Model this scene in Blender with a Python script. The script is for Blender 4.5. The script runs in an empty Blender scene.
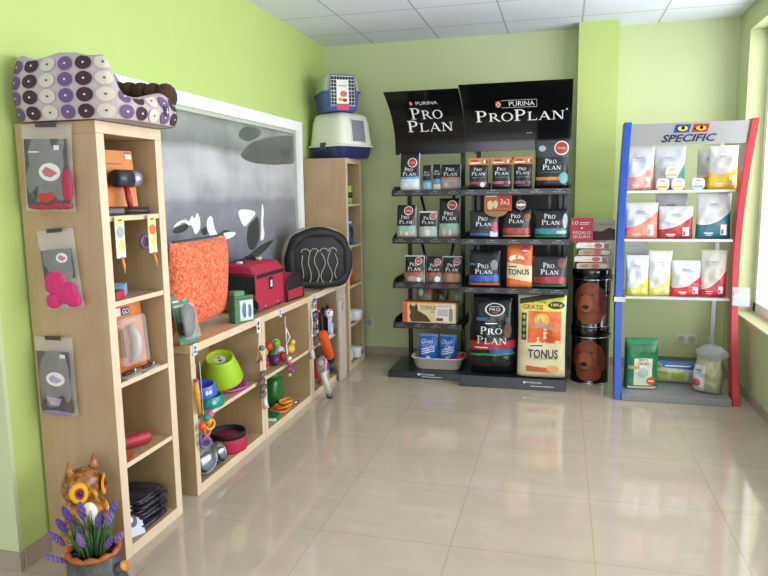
import bpy, math, random
from mathutils import Vector, Matrix, Euler
random.seed(7)
PI = math.pi
C = bpy.context.scene.collection
sc = bpy.context.scene

# ------------------------------------------------------------ camera, sky, light, exposure
cam_d = bpy.data.cameras.new('camera'); cam = bpy.data.objects.new('camera', cam_d); C.objects.link(cam)
yaw, pitch, roll = -0.257464, -0.1400095, -0.0144496
cy, sy, cp, sp = math.cos(yaw), math.sin(yaw), math.cos(pitch), math.sin(pitch)
fwd = Vector((sy*cp, cy*cp, sp)); rt = Vector((cy, -sy, 0)); up = rt.cross(fwd)
cr, sr = math.cos(roll), math.sin(roll)
r2 = rt*cr + up*sr; u2 = -rt*sr + up*cr
cam.matrix_world = Matrix(((r2.x, u2.x, -fwd.x, 0), (r2.y, u2.y, -fwd.y, 0), (r2.z, u2.z, -fwd.z, 1.53), (0, 0, 0, 1)))
cam_d.sensor_fit = 'HORIZONTAL'; cam_d.sensor_width = 36; cam_d.lens = 674.54/768*36
cam_d.clip_start = .05; cam_d.clip_end = 100
sc.camera = cam

w = bpy.data.worlds.new('daylight'); sc.world = w; w.use_nodes = True
bg = w.node_tree.nodes['Background']; bg.inputs[0].default_value = (.93, .97, 1, 1); bg.inputs[1].default_value = .55

def area(name, loc, target, sx, sy_, power, col=(1, 1, 1)):
    d = bpy.data.lights.new(name, 'AREA'); d.shape = 'RECTANGLE'; d.size = sx; d.size_y = sy_; d.energy = power; d.color = col
    o = bpy.data.objects.new(name, d); C.objects.link(o); o.location = loc
    o.rotation_euler = (Vector(target)-Vector(loc)).to_track_quat('-Z', 'Y').to_euler()
    return o
area('window_daylight', (2.35, 3.1, 1.65), (-2, 2.9, 2.15), 5.6, 2.6, 215, (.975, .99, 1.03))
area('shopfront_daylight', (.4, -2.6, 1.6), (-1.2, 5, 2.1), 4.2, 2.4, 80, (.975, .99, 1.03))
sc.view_settings.view_transform = 'Standard'; sc.view_settings.look = 'None'
sc.view_settings.exposure = 0.62; sc.view_settings.gamma = 1; sc.view_settings.use_curve_mapping = False

# ------------------------------------------------------------ materials
def lin(h):
    h = h.lstrip('#'); o = []
    for i in (0, 2, 4):
        v = int(h[i:i+2], 16)/255
        o.append(v/12.92 if v <= .04045 else ((v+.055)/1.055)**2.4)
    return (*o, 1)
_m = {}
def mat(hexc, rough=.5, metal=0, alpha=1, trans=0, coat=0, bump=None, noise=None):
    """noise=(scale, hex2, amount); bump=(scale,strength)"""
    key = (hexc, rough, metal, alpha, trans, coat, bump, noise)
    if key in _m: return _m[key]
    m = bpy.data.materials.new('surface_'+hexc.strip('#')); m.use_nodes = True; nt = m.node_tree
    b = nt.nodes['Principled BSDF']
    b.inputs['Base Color'].default_value = lin(hexc); b.inputs['Roughness'].default_value = rough
    b.inputs['Metallic'].default_value = metal; b.inputs['Alpha'].default_value = alpha
    b.inputs['Transmission Weight'].default_value = trans; b.inputs['Coat Weight'].default_value = coat
    tc = nt.nodes.new('ShaderNodeTexCoord')
    if noise:
        n = nt.nodes.new('ShaderNodeTexNoise'); n.inputs['Scale'].default_value = noise[0]; n.inputs['Detail'].default_value = 4
        nt.links.new(tc.outputs['Object'], n.inputs['Vector'])
        r = nt.nodes.new('ShaderNodeMapRange'); r.inputs[1].default_value = .5-noise[2]/2; r.inputs[2].default_value = .5+noise[2]/2
        nt.links.new(n.outputs[0], r.inputs[0])
        x = nt.nodes.new('ShaderNodeMix'); x.data_type = 'RGBA'; x.inputs[6].default_value = lin(hexc); x.inputs[7].default_value = lin(noise[1])
        nt.links.new(r.outputs[0], x.inputs[0]); nt.links.new(x.outputs[2], b.inputs['Base Color'])
    if bump:
        n = nt.nodes.new('ShaderNodeTexNoise'); n.inputs['Scale'].default_value = bump[0]; n.inputs['Detail'].default_value = 3
        nt.links.new(tc.outputs['Object'], n.inputs['Vector'])
        p = nt.nodes.new('ShaderNodeBump'); p.inputs['Strength'].default_value = bump[1]; p.inputs['Distance'].default_value = .01
        nt.links.new(n.outputs[0], p.inputs['Height']); nt.links.new(p.outputs[0], b.inputs['Normal'])
    _m[key] = m
    return m

def zones(stops, slope=0, curve=0, edge=None, rough=.28, bump=(22, .5), side=.46):
    """printed bag film: colour bands by height (0..1), tilted by slope and bent by curve, edge colour on the side seams"""
    key = ('z', tuple(stops), slope, curve, edge, rough, bump, side)
    if key in _m: return _m[key]
    m = bpy.data.materials.new('printed_film'); m.use_nodes = True; nt = m.node_tree; b = nt.nodes['Principled BSDF']
    b.inputs['Roughness'].default_value = rough
    tc = nt.nodes.new('ShaderNodeTexCoord'); s = nt.nodes.new('ShaderNodeSeparateXYZ'); nt.links.new(tc.outputs['Generated'], s.inputs[0])
    def M(op, a, bb):
        n = nt.nodes.new('ShaderNodeMath'); n.operation = op
        for i, v in enumerate((a, bb)):
            if v is None: continue
            if isinstance(v, (int, float)): n.inputs[i].default_value = v
            else: nt.links.new(v, n.inputs[i])
        return n.outputs[0]
    xc = M('SUBTRACT', s.outputs[0], .5)
    v = M('SUBTRACT', M('SUBTRACT', s.outputs[2], M('MULTIPLY', xc, slope)), M('MULTIPLY', M('MULTIPLY', xc, xc), curve))
    r = nt.nodes.new('ShaderNodeValToRGB'); r.color_ramp.interpolation = 'CONSTANT'
    els = r.color_ramp.elements
    els[0].position = 0; els[0].color = lin(stops[0][1])
    els[1].position = .9999; els[1].color = lin(stops[-1][1])
    for p, c in stops[1:]:
        e = els.new(p); e.color = lin(c)
    nt.links.new(v, r.inputs[0]); out = r.outputs[0]
    if edge:
        g = M('GREATER_THAN', M('ABSOLUTE', xc, None), side)
        x = nt.nodes.new('ShaderNodeMix'); x.data_type = 'RGBA'; x.inputs[7].default_value = lin(edge)
        nt.links.new(g, x.inputs[0]); nt.links.new(out, x.inputs[6]); out = x.outputs[2]
    nt.links.new(out, b.inputs['Base Color'])
    n = nt.nodes.new('ShaderNodeTexNoise'); n.inputs['Scale'].default_value = bump[0]; n.inputs['Detail'].default_value = 3
    nt.links.new(tc.outputs['Object'], n.inputs['Vector'])
    p = nt.nodes.new('ShaderNodeBump'); p.inputs['Strength'].default_value = bump[1]; p.inputs['Distance'].default_value = .012
    nt.links.new(n.outputs[0], p.inputs['Height']); nt.links.new(p.outputs[0], b.inputs['Normal'])
    _m[key] = m
    return m

def wood_mat(a, b_, scale=1.0, axis=2):
    m = bpy.data.materials.new('birch_veneer'); m.use_nodes = True; nt = m.node_tree; b = nt.nodes['Principled BSDF']
    tc = nt.nodes.new('ShaderNodeTexCoord'); mp = nt.nodes.new('ShaderNodeMapping')
    s = [14, 14, 14]; s[axis] = 1.6; mp.inputs['Scale'].default_value = s
    nt.links.new(tc.outputs['Object'], mp.inputs[0])
    n = nt.nodes.new('ShaderNodeTexNoise'); n.inputs['Scale'].default_value = scale; n.inputs['Detail'].default_value = 5; n.inputs['Distortion'].default_value = .6
    nt.links.new(mp.outputs[0], n.inputs['Vector'])
    n2 = nt.nodes.new('ShaderNodeTexNoise'); n2.inputs['Scale'].default_value = 5; nt.links.new(tc.outputs['Object'], n2.inputs['Vector'])
    ad = nt.nodes.new('ShaderNodeMath'); ad.operation = 'ADD'; nt.links.new(n.outputs[0], ad.inputs[0]); nt.links.new(n2.outputs[0], ad.inputs[1])
    r = nt.nodes.new('ShaderNodeMapRange'); r.inputs[1].default_value = .7; r.inputs[2].default_value = 1.3; nt.links.new(ad.outputs[0], r.inputs[0])
    x = nt.nodes.new('ShaderNodeMix'); x.data_type = 'RGBA'; x.inputs[6].default_value = lin(a); x.inputs[7].default_value = lin(b_)
    nt.links.new(r.outputs[0], x.inputs[0]); nt.links.new(x.outputs[2], b.inputs['Base Color'])
    b.inputs['Roughness'].default_value = .42
    return m

def tile_mat(c1, c2, grout, size, ox, oy, mortar, rough, marble=None, spec=.5):
    m = bpy.data.materials.new('tiles'); m.use_nodes = True; nt = m.node_tree; b = nt.nodes['Principled BSDF']
    tc = nt.nodes.new('ShaderNodeTexCoord'); mp = nt.nodes.new('ShaderNodeMapping'); mp.inputs['Location'].default_value = (-ox, -oy, 0)
    nt.links.new(tc.outputs['Object'], mp.inputs[0])
    br = nt.nodes.new('ShaderNodeTexBrick'); br.offset = 0; br.squash = 1
    for k, v in (('Scale', 1), ('Mortar Size', mortar), ('Mortar Smooth', .1), ('Brick Width', size), ('Row Height', size)): br.inputs[k].default_value = v
    br.inputs['Color1'].default_value = lin(c1); br.inputs['Color2'].default_value = lin(c2); br.inputs['Mortar'].default_value = lin(grout)
    nt.links.new(mp.outputs[0], br.inputs['Vector']); out = br.outputs['Color']
    if marble:
        m2 = nt.nodes.new('ShaderNodeMapping'); m2.inputs['Scale'].default_value = (.9, 2.6, 1); nt.links.new(tc.outputs['Object'], m2.inputs[0])
        n = nt.nodes.new('ShaderNodeTexNoise'); n.inputs['Scale'].default_value = 2.2; n.inputs['Detail'].default_value = 8; n.inputs['Distortion'].default_value = 1.2
        nt.links.new(m2.outputs[0], n.inputs['Vector'])
        r = nt.nodes.new('ShaderNodeMapRange'); r.inputs[1].default_value = .35; r.inputs[2].default_value = .7; r.inputs[4].default_value = .5; nt.links.new(n.outputs[0], r.inputs[0])
        x = nt.nodes.new('ShaderNodeMix'); x.data_type = 'RGBA'; x.inputs[7].default_value = lin(marble)
        nt.links.new(r.outputs[0], x.inputs[0]); nt.links.new(out, x.inputs[6]); out = x.outputs[2]
    nt.links.new(out, b.inputs['Base Color'])
    b.inputs['Roughness'].default_value = rough; b.inputs['Specular IOR Level'].default_value = spec
    return m

# ------------------------------------------------------------ mesh builder
class B:
    def __init__(s): s.v = []; s.f = []; s.mi = []; s.mats = []; s.c = 0
    def m(s, mt):
        if mt not in s.mats: s.mats.append(mt)
        s.c = s.mats.index(mt); return s
    def add(s, vs, fs):
        o = len(s.v); s.v += [tuple(v) for v in vs]
        for f in fs: s.f.append([i+o for i in f]); s.mi.append(s.c)
        return s
    def box(s, lo, hi):
        x0, y0, z0 = lo; x1, y1, z1 = hi
        return s.add([(x0,y0,z0),(x1,y0,z0),(x1,y1,z0),(x0,y1,z0),(x0,y0,z1),(x1,y0,z1),(x1,y1,z1),(x0,y1,z1)],
                     [(0,3,2,1),(4,5,6,7),(0,1,5,4),(1,2,6,5),(2,3,7,6),(3,0,4,7)])
    def obox(s, c, size, rot):
        R = Euler(rot).to_matrix(); hx, hy, hz = [q/2 for q in size]; vs = []
        for z in (-hz, hz):
            for x, y in ((-hx,-hy),(hx,-hy),(hx,hy),(-hx,hy)): vs.append(Vector(c)+R @ Vector((x,y,z)))
        return s.add(vs, [(0,3,2,1),(4,5,6,7),(0,1,5,4),(1,2,6,5),(2,3,7,6),(3,0,4,7)])
    def lathe(s, prof, c=(0,0,0), n=28, rot=None, sx=1, sy=1):
        R = Euler(rot).to_matrix() if rot else None; vs = []; fs = []
        for r, z in prof:
            for k in range(n):
                a = 2*PI*k/n; p = Vector((r*math.cos(a)*sx, r*math.sin(a)*sy, z))
                if R: p = R @ p
                vs.append(p+Vector(c))
        for i in range(len(prof)-1):
            for k in range(n): fs.append((i*n+k, i*n+(k+1) % n, (i+1)*n+(k+1) % n, (i+1)*n+k))
        if prof[0][0] > 1e-5: fs.append(tuple(range(n-1, -1, -1)))
        if prof[-1][0] > 1e-5: fs.append(tuple(range((len(prof)-1)*n, len(prof)*n)))
        return s.add(vs, fs)
    def ball(s, c, r, n=16, rot=None):
        if isinstance(r, (int, float)): r = (r, r, r)
        k = n//2; R = Euler(rot).to_matrix() if rot else Matrix.Identity(3); vs = []; fs = []
        for i in range(k+1):
            t = PI*i/k
            for j in range(n):
                a = 2*PI*j/n
                vs.append(R @ Vector((r[0]*math.sin(t)*math.cos(a), r[1]*math.sin(t)*math.sin(a), -r[2]*math.cos(t)))+Vector(c))
        for i in range(k):
            for j in range(n): fs.append((i*n+j, i*n+(j+1) % n, (i+1)*n+(j+1) % n, (i+1)*n+j))
        return s.add(vs, fs)
    def tube(s, pts, r, n=8, closed=False):
        pts = [Vector(p) for p in pts]; N = len(pts); vs = []; fs = []; pu = None
        for i, p in enumerate(pts):
            if closed: t = pts[(i+1) % N]-pts[i-1]
            else: t = pts[min(i+1, N-1)]-pts[max(i-1, 0)]
            t.normalize()
            if pu is None: u = t.orthogonal()
            else: u = pu-t*pu.dot(t)
            if u.length < 1e-6: u = t.orthogonal()
            u.normalize(); pu = u; w_ = t.cross(u); rr = r[i] if isinstance(r, (list, tuple)) else r
            for k in range(n):
                a = 2*PI*k/n; vs.append(p+(u*math.cos(a)+w_*math.sin(a))*rr)
        for i in range(N if closed else N-1):
            for k in range(n):
                j = (i+1) % N; fs.append((i*n+k, i*n+(k+1) % n, j*n+(k+1) % n, j*n+k))
        if not closed: fs.append(tuple(range(n-1, -1, -1))); fs.append(tuple(range((N-1)*n, N*n)))
        return s.add(vs, fs)
    def torus(s, c, R_, r, rot=None, n=24, k=8, sx=1, sy=1):
        Rm = Euler(rot).to_matrix() if rot else Matrix.Identity(3)
        return s.tube([Vector(c)+Rm @ Vector((R_*sx*math.cos(2*PI*i/n), R_*sy*math.sin(2*PI*i/n), 0)) for i in range(n)], r, k, True)
    def prism(s, poly, fn0, fn1):
        """poly of 2D points; fn0/fn1 map them to the two faces"""
        n = len(poly); vs = [fn0(*p) for p in poly]+[fn1(*p) for p in poly]
        fs = [tuple(range(n-1, -1, -1)), tuple(range(n, 2*n))]+[(i, (i+1) % n, n+(i+1) % n, n+i) for i in range(n)]
        return s.add(vs, fs)
    # --- printing on a surface map mp(u, v, off)
    def rect(s, mp, u0, v0, u1, v1, off=.002, nx=8, nz=8):
        vs = [mp(u0+(u1-u0)*i/nx, v0+(v1-v0)*j/nz, off) for j in range(nz+1) for i in range(nx+1)]
        return s.add(vs, [(j*(nx+1)+i, j*(nx+1)+i+1, (j+1)*(nx+1)+i+1, (j+1)*(nx+1)+i) for j in range(nz) for i in range(nx)])
    def ell(s, mp, cu, cv, ru, rv, off=.002, r0=0, n=24, k=3):
        vs = []; fs = []
        for i in range(k+1):
            q = r0+(1-r0)*i/k
            for j in range(n):
                a = 2*PI*j/n; vs.append(mp(cu+ru*q*math.cos(a), cv+rv*q*math.sin(a), off))
        for i in range(k):
            for j in range(n): fs.append((i*n+j, i*n+(j+1) % n, (i+1)*n+(j+1) % n, (i+1)*n+j))
        return s.add(vs, fs)
    def poly(s, mp, pts, off=.002, cu=0, cv=0, su=1, sv=1, sm=0):
        P = [(cu+x*su, cv+y*sv) for x, y in pts]
        for _ in range(sm):      # corner cutting for organic outlines
            P = [q for a, b_ in zip(P, P[1:]+P[:1]) for q in ((a[0]*.75+b_[0]*.25, a[1]*.75+b_[1]*.25), (a[0]*.25+b_[0]*.75, a[1]*.25+b_[1]*.75))]
        per = sum(math.dist(a, b_) for a, b_ in zip(P, P[1:]+P[:1])); st_ = per/44; Q = []
        for a, b_ in zip(P, P[1:]+P[:1]):
            k = max(1, round(math.dist(a, b_)/st_)); Q += [(a[0]+(b_[0]-a[0])*i/k, a[1]+(b_[1]-a[1])*i/k) for i in range(k)]
        P = Q; mx = sum(p[0] for p in P)/len(P); my = sum(p[1] for p in P)/len(P)
        vs = [mp(mx, my, off)]; n = len(P); qs = (.2, .4, .6, .8, 1)
        for q in qs: vs += [mp(mx+(p[0]-mx)*q, my+(p[1]-my)*q, off) for p in P]
        fs = [(0, 1+i, 1+(i+1) % n) for i in range(n)]
        for k in range(len(qs)-1): fs += [(1+k*n+i, 1+(k+1)*n+i, 1+(k+1)*n+(i+1) % n, 1+k*n+(i+1) % n) for i in range(n)]
        return s.add(vs, fs)
    def text(s, mp, t, cu, cv, w, h, off=.003, serif=False, shear=0, bold=False):
        vs, fs = (serif_text(t) if serif else font_text(t, bold))
        if not vs: return s
        x0 = min(v[0] for v in vs); x1 = max(v[0] for v in vs); y0 = min(v[1] for v in vs); y1 = max(v[1] for v in vs)
        out = []
        for x, y in vs:
            a = (x-x0)/(x1-x0); bb = (y-y0)/(y1-y0)
            out.append(mp(cu+(a-.5)*w+shear*(bb-.5)*h, cv+(bb-.5)*h, off))
        return s.add(out, fs)

_tc = {}
def font_text(t, bold=False):
    if (t, bold) in _tc: return _tc[(t, bold)]
    cu = bpy.data.curves.new('txt', 'FONT'); cu.body = t; cu.resolution_u = 2; cu.offset = .022 if bold else 0
    o = bpy.data.objects.new('txt', cu); C.objects.link(o); dg = bpy.context.evaluated_depsgraph_get(); dg.update()
    me = bpy.data.meshes.new_from_object(o.evaluated_get(dg))
    r = ([(v.co.x, v.co.y) for v in me.vertices], [tuple(p.vertices) for p in me.polygons])
    bpy.data.objects.remove(o); bpy.data.meshes.remove(me); bpy.data.curves.remove(cu)
    _tc[(t, bold)] = r; return r

def glyph(ch):
    """roman capitals with serifs on a unit height; returns list of quads/polys and width"""
    P = []; T = .15; t = .07; S = .05
    def q(x0, y0, x1, y1): P.append([(x0,y0),(x1,y0),(x1,y1),(x0,y1)])
    def line(x0, y0, x1, y1, wd): P.append([(x0-wd/2,y0),(x0+wd/2,y0),(x1+wd/2,y1),(x1-wd/2,y1)])
    def ring(cx, cy_, rx, ry, tx, ty, a0, a1, n=18):
        for i in range(n):
            a = a0+(a1-a0)*i/n; b_ = a0+(a1-a0)*(i+1)/n
            P.append([(cx+(rx-tx)*math.cos(a), cy_+(ry-ty)*math.sin(a)), (cx+rx*math.cos(a), cy_+ry*math.sin(a)),
                      (cx+rx*math.cos(b_), cy_+ry*math.sin(b_)), (cx+(rx-tx)*math.cos(b_), cy_+(ry-ty)*math.sin(b_))])
    if ch in 'PR':
        q(.1, 0, .1+T, 1); q(0, 0, .36, S); q(0, 1-S, .3, 1)
        q(.1+T, 1-t, .4, 1); q(.1+T, .46, .4, .46+t); ring(.38, .73, .3, .27, T, t, -PI/2, PI/2)
        if ch == 'R': line(.84, 0, .42, .5, .18); q(.74, 0, 1.0, S); return P, .92
        return P, .72
    if ch == 'O': ring(.48, .5, .48, .52, T, t, 0, 2*PI, 28); return P, .96
    if ch == 'L': q(.1, 0, .1+T, 1); q(0, 0, .72, S+.02); q(0, 1-S, .36, 1); line(.68, 0, .74, .24, .06); return P, .76
    if ch == 'A':
        line(.12, 0, .5, 1, t); line(.86, 0, .48, 1, T+.02); q(.26, .3, .74, .3+t); q(0, 0, .26, S); q(.7, 0, 1.02, S); return P, .98
    if ch == 'N': q(.12, 0, .12+t, 1); q(.8, 0, .8+t, 1); line(.83, 0, .17, 1, T+.03); q(0, 0, .32, S); q(0, 1-S, .24, 1); q(.68, 1-S, 1.0, 1); return P, 1.0
    return P, .3
def serif_text(t):
    """capitals full height, lower case letters as small capitals"""
    if ('s', t) in _tc: return _tc[('s', t)]
    vs = []; fs = []; x = 0
    for ch in t:
        k = .76 if ch.islower() else 1
        if ch == ' ': x += .22; continue
        ps, wd = glyph(ch.upper())
        for p in ps:
            fs.append(tuple(range(len(vs), len(vs)+len(p)))); vs += [(x+a*k, b_*k) for a, b_ in p]
        x += (wd+.1)*k
    _tc[('s', t)] = (vs, fs); return vs, fs

def obj(name, b, mt=None, parent=None, smooth=False, bevel=0, seg=2, loc=None, sub=0):
    me = bpy.data.meshes.new(name); me.from_pydata(b.v, [], b.f)
    mats = b.mats or [mt or mat('#999999')]
    for q in mats: me.materials.append(q)
    if b.mats: me.polygons.foreach_set('material_index', b.mi)
    if smooth: me.polygons.foreach_set('use_smooth', [True]*len(me.polygons))
    me.update()
    o = bpy.data.objects.new(name, me); C.objects.link(o)
    if parent: o.parent = parent
    if loc: o.location = loc
    if bevel:
        md = o.modifiers.new('bevel', 'BEVEL'); md.width = bevel; md.segments = seg; md.limit_method = 'ANGLE'; md.angle_limit = .7
    if sub:
        md = o.modifiers.new('subdivision', 'SUBSURF'); md.levels = sub; md.render_levels = sub
    return o
def thing(name, label, cat, loc=(0,0,0), rot=0, group=None):
    o = bpy.data.objects.new(name, None); C.objects.link(o); o.empty_display_size = .05
    o.location = loc; o.rotation_euler = rot if isinstance(rot, tuple) else (0, 0, rot)
    o['label'] = label; o['category'] = cat
    if group: o['group'] = group
    return o
def tag(o, label, cat, group=None):
    o['label'] = label; o['category'] = cat
    if group: o['group'] = group
    return o
def struct(name, b, mt=None, **k):
    o = obj(name, b, mt, **k); o['kind'] = 'structure'; return o

# ------------------------------------------------------------ palette
LIME = mat('#b8cc7b', .75, noise=(3, '#b4c875', .6)); PALE = mat('#c4cf9f', .8, noise=(2.5, '#c0cb9a', .6))
WHITE = mat('#eeeeee', .45); BLACK = mat('#101010', .35); SATIN = mat('#16181a', .28)
WOOD = wood_mat('#b39c78', '#a58b66'); WOODE = wood_mat('#dccbb0', '#d2bf9f'); WOODH = wood_mat('#d0b48c', '#c2a47a', 1.0, 1)
CHROME = mat('#c8cace', .18, 1)
SKIRT = mat('#a89c8c', .3, noise=(6, '#9d9080', .5))

# ------------------------------------------------------------ room
XL, XR, YB, ZC = -2.14, 1.34, 6.10, 2.865
YF = -2.6
struct('floor', B().box((-5, YF, -.1), (3.0, YB+.15, 0)), tile_mat('#bfb3a2', '#bbaf9d', '#a79c8d', .603, .165, 2.738,   .0028, .07, '#b0a492', .6))
struct('ceiling', B().box((-5, YF, ZC), (XR+.3, YB+.15, ZC+.1)), tile_mat('#e4e9fa', '#e2e7f8', '#b2b6c0', .6, .127, 5.08, .007, .8))
struct('wall_left', B().box((XL-.25, 2.16, 0), (XL, YB+.15, ZC)), LIME)
struct('wall_front', B().box((-5, 2.14, 0), (XL, 2.16, ZC)), PALE)
struct('wall_back', B().box((XL, YB, 0), (XR+.3, YB+.15, ZC)), PALE)
struct('wall_column', B().box((.105, 5.88, 0), (.415, YB, ZC)), LIME)
wz0, wz1, wy0, wy1 = .55, 2.70, .9, 5.79
rw = B().box((XR, YF, 0), (XR+.3, YB, wz0)).box((XR, YF, wz1), (XR+.3, YB, ZC)).box((XR, wy1, wz0), (XR+.3, YB, wz1)).box((XR, YF, wz0), (XR+.3, wy0, wz1))
struct('wall_right', rw, PALE)
# skirting
def skirt(name, lo, hi): struct(name, B().box(lo, hi), SKIRT, bevel=.002)
skirt('baseboard_back', (XL, YB-.012, 0), (.105, YB, .075)); skirt('baseboard_alcove', (.415, YB-.012, 0), (XR, YB, .075))
skirt('baseboard_column', (.105, 5.868, 0), (.415, 5.88, .075)); skirt('baseboard_left', (XL, 2.16, 0), (XL+.012, YB, .08))
skirt('baseboard_front', (-5, 2.128, 0), (XL+.012, 2.14, .08)); skirt('baseboard_right', (XR-.012, YF, 0), (XR, YB, .07))
# window with sill, frame and glass
wf = B(); X0, X1 = XR+.13, XR+.19
def fr(y0, y1, z0, z1): wf.box((X0, y0, z0), (X1, y1, z1))
fr(wy0, wy1, wz0+.02, wz0+.10); fr(wy0, wy1, wz1-.08, wz1)
for y in (wy0, 2.5, 4.1, wy1-.075): fr(y, y+.075, wz0+.02, wz1)
win = struct('window_1', wf, mat('#f2f2f2', .35), bevel=.006)
gl = obj('window_glass', B().box((XR+.155, wy0+.07, wz0+.1), (XR+.161, wy1-.07, wz1-.08)), mat('#ffffff', .02, alpha=.12), win)
sill = obj('window_sill', B().box((XR-.01, wy0, wz0-.02), (XR+.17, wy1, wz0+.02)), PALE, win, bevel=.004)
# pale decorative film motif on the pane (grey blossoms), seen at the right edge
fb = B().m(mat('#9a93a0', .6, noise=(14, '#cfcad2', .4)))
pm = lambda u, v, o: (XR+.153-o, u, v)
for (u, v, a, b_) in ((5.42, 1.33, .07, .09), (5.33, 1.18, .09, .13), (5.22, 1.38, .08, .1), (5.15, 1.0, .1, .12), (5.3, .95, .06, .09), (5.05, 1.25, .12, .14), (5.0, .85, .08, .1)):
    fb.ell(pm, u, v, a, b_, .001)
obj('window_film', fb, None, win)

# mural behind white frame
def mural():
    m = bpy.data.materials.new('mural_print'); m.use_nodes = True; nt = m.node_tree; b = nt.nodes['Principled BSDF']
    tc = nt.nodes.new('ShaderNodeTexCoord'); s = nt.nodes.new('ShaderNodeSeparateXYZ'); nt.links.new(tc.outputs['Object'], s.inputs[0])
    n = nt.nodes.new('ShaderNodeTexNoise'); n.inputs['Scale'].default_value = 2.6; n.inputs['Detail'].default_value = 6; nt.links.new(tc.outputs['Object'], n.inputs[0])
    a = nt.nodes.new('ShaderNodeMath'); a.operation = 'MULTIPLY_ADD'; a.inputs[1].default_value = .09; nt.links.new(n.outputs[0], a.inputs[0]); nt.links.new(s.outputs[2], a.inputs[2])
    mr = nt.nodes.new('ShaderNodeMapRange'); mr.inputs[1].default_value = .85; mr.inputs[2].default_value = 2.15; nt.links.new(a.outputs[0], mr.inputs[0])
    r = nt.nodes.new('ShaderNodeValToRGB'); e = r.color_ramp.elements
    e[0].position = 0; e[0].color = lin('#666a73'); e[1].position = 1; e[1].color = lin('#6d7470')
    for p, c in ((.25, '#747882'), (.52, '#8a8e95'), (.55, '#a6a9ae'), (.66, '#bfc2c5'), (.76, '#b6babb'), (.80, '#848a86'), (.9, '#979d98')):
        q = e.new(p); q.color = lin(c)
    nt.links.new(mr.outputs[0], r.inputs[0])
    n2 = nt.nodes.new('ShaderNodeTexNoise'); n2.inputs['Scale'].default_value = 4; n2.inputs['Detail'].default_value = 5; nt.links.new(tc.outputs['Object'], n2.inputs[0])
    x = nt.nodes.new('ShaderNodeMix'); x.data_type = 'RGBA'; x.blend_type = 'OVERLAY'; x.inputs[0].default_value = .45
    nt.links.new(r.outputs[0], x.inputs[6]); nt.links.new(n2.outputs[0], x.inputs[7]); nt.links.new(x.outputs[2], b.inputs['Base Color'])
    b.inputs['Roughness'].default_value = .25
    return m
my0, my1, mz0, mz1 = 2.75, 5.35, .80, 2.115
t = thing('framed_mural', 'large grey print with white lilies in a white frame on the green wall', 'picture', (0, 0, 0))
mf = B(); fx = XL+.05
mf.box((XL, my0, mz1-.075), (fx, my1, mz1)); mf.box((XL, my0, mz0), (fx, my1, mz0+.075)); mf.box((XL, my1-.085, mz0+.075), (fx, my1, mz1-.075)); mf.box((XL, my0, mz0+.075), (fx, my0+.085, mz1-.075))
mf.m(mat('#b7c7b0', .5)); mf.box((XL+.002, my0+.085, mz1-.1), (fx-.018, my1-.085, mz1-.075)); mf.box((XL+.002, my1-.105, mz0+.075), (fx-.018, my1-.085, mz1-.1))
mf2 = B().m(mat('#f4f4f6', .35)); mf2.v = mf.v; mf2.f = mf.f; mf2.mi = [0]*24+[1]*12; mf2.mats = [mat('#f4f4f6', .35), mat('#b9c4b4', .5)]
obj('frame', mf2, None, t)
pr_ = obj('print', B().box((XL+.001, my0+.08, mz0+.07), (XL+.012, my1-.08, mz1-.07)), mural(), t)
mp_m = lambda u, v, o: (XL+.012+o, u, v)
rk = B().m(mat('#565d56', .3, noise=(6, '#6a7169', .5)))
rk.poly(mp_m, [(4.28,1.8),(4.376,1.859),(4.508,1.909),(4.787,1.958),(5.162,2.0),(5.26,2.0),(5.26,1.775),(5.139,1.771),(4.861,1.753),(4.627,1.752),(4.477,1.754),(4.322,1.775)], .001, sm=2)
rk.poly(mp_m, [(4.261,1.919),(4.296,1.975),(4.406,2.004),(4.583,2.006),(4.648,1.976),(4.542,1.926),(4.38,1.894)], .001, sm=2)
obj('printed_rocks', rk, None, t)
lf = B().m(mat('#f0f0f0', .3))
for poly_ in ([(4.199,1.43),(4.351,1.432),(4.51,1.407),(4.391,1.347),(4.292,1.303),(4.237,1.361)],
              [(4.602,1.484),(4.63,1.403),(4.6,1.331),(4.625,1.212),(4.54,1.188),(4.56,1.262),(4.575,1.391)],
              [(3.792,1.392),(3.856,1.408),(3.873,1.325),(3.92,1.272),(3.829,1.265),(3.774,1.331)],
              [(3.907,1.273),(4.029,1.291),(4.185,1.282),(4.109,1.246),(3.97,1.243)],
              [(3.567,1.365),(3.618,1.422),(3.637,1.386),(3.677,1.438),(3.707,1.383),(3.701,1.328),(3.639,1.29),(3.611,1.351)],
              [(3.395,1.351),(3.461,1.387),(3.57,1.394),(3.588,1.347),(3.525,1.379),(3.448,1.359)]):
    lf.poly(mp_m, poly_, .002, sm=1)
obj('printed_lilies', lf, None, t)
dk = B().m(mat('#3f453f', .3))
for poly_ in ([(4.34,1.314),(4.456,1.351),(4.526,1.392),(4.545,1.231),(4.434,1.124),(4.326,1.168)],
              [(3.394,1.34),(3.523,1.367),(3.588,1.352),(3.519,1.321),(3.412,1.316)],
              [(3.921,1.284),(4.031,1.31),(4.113,1.286),(4.026,1.252),(3.93,1.245)],
              [(4.21,1.075),(4.402,1.127),(4.608,1.175),(4.83,1.197),(4.639,1.121),(4.363,1.059)],
              [(3.7,1.322),(3.775,1.343),(3.794,1.292),(3.732,1.284)]):
    dk.poly(mp_m, poly_, .0015, sm=2)
obj('printed_leaves', dk, None, t)

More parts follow.
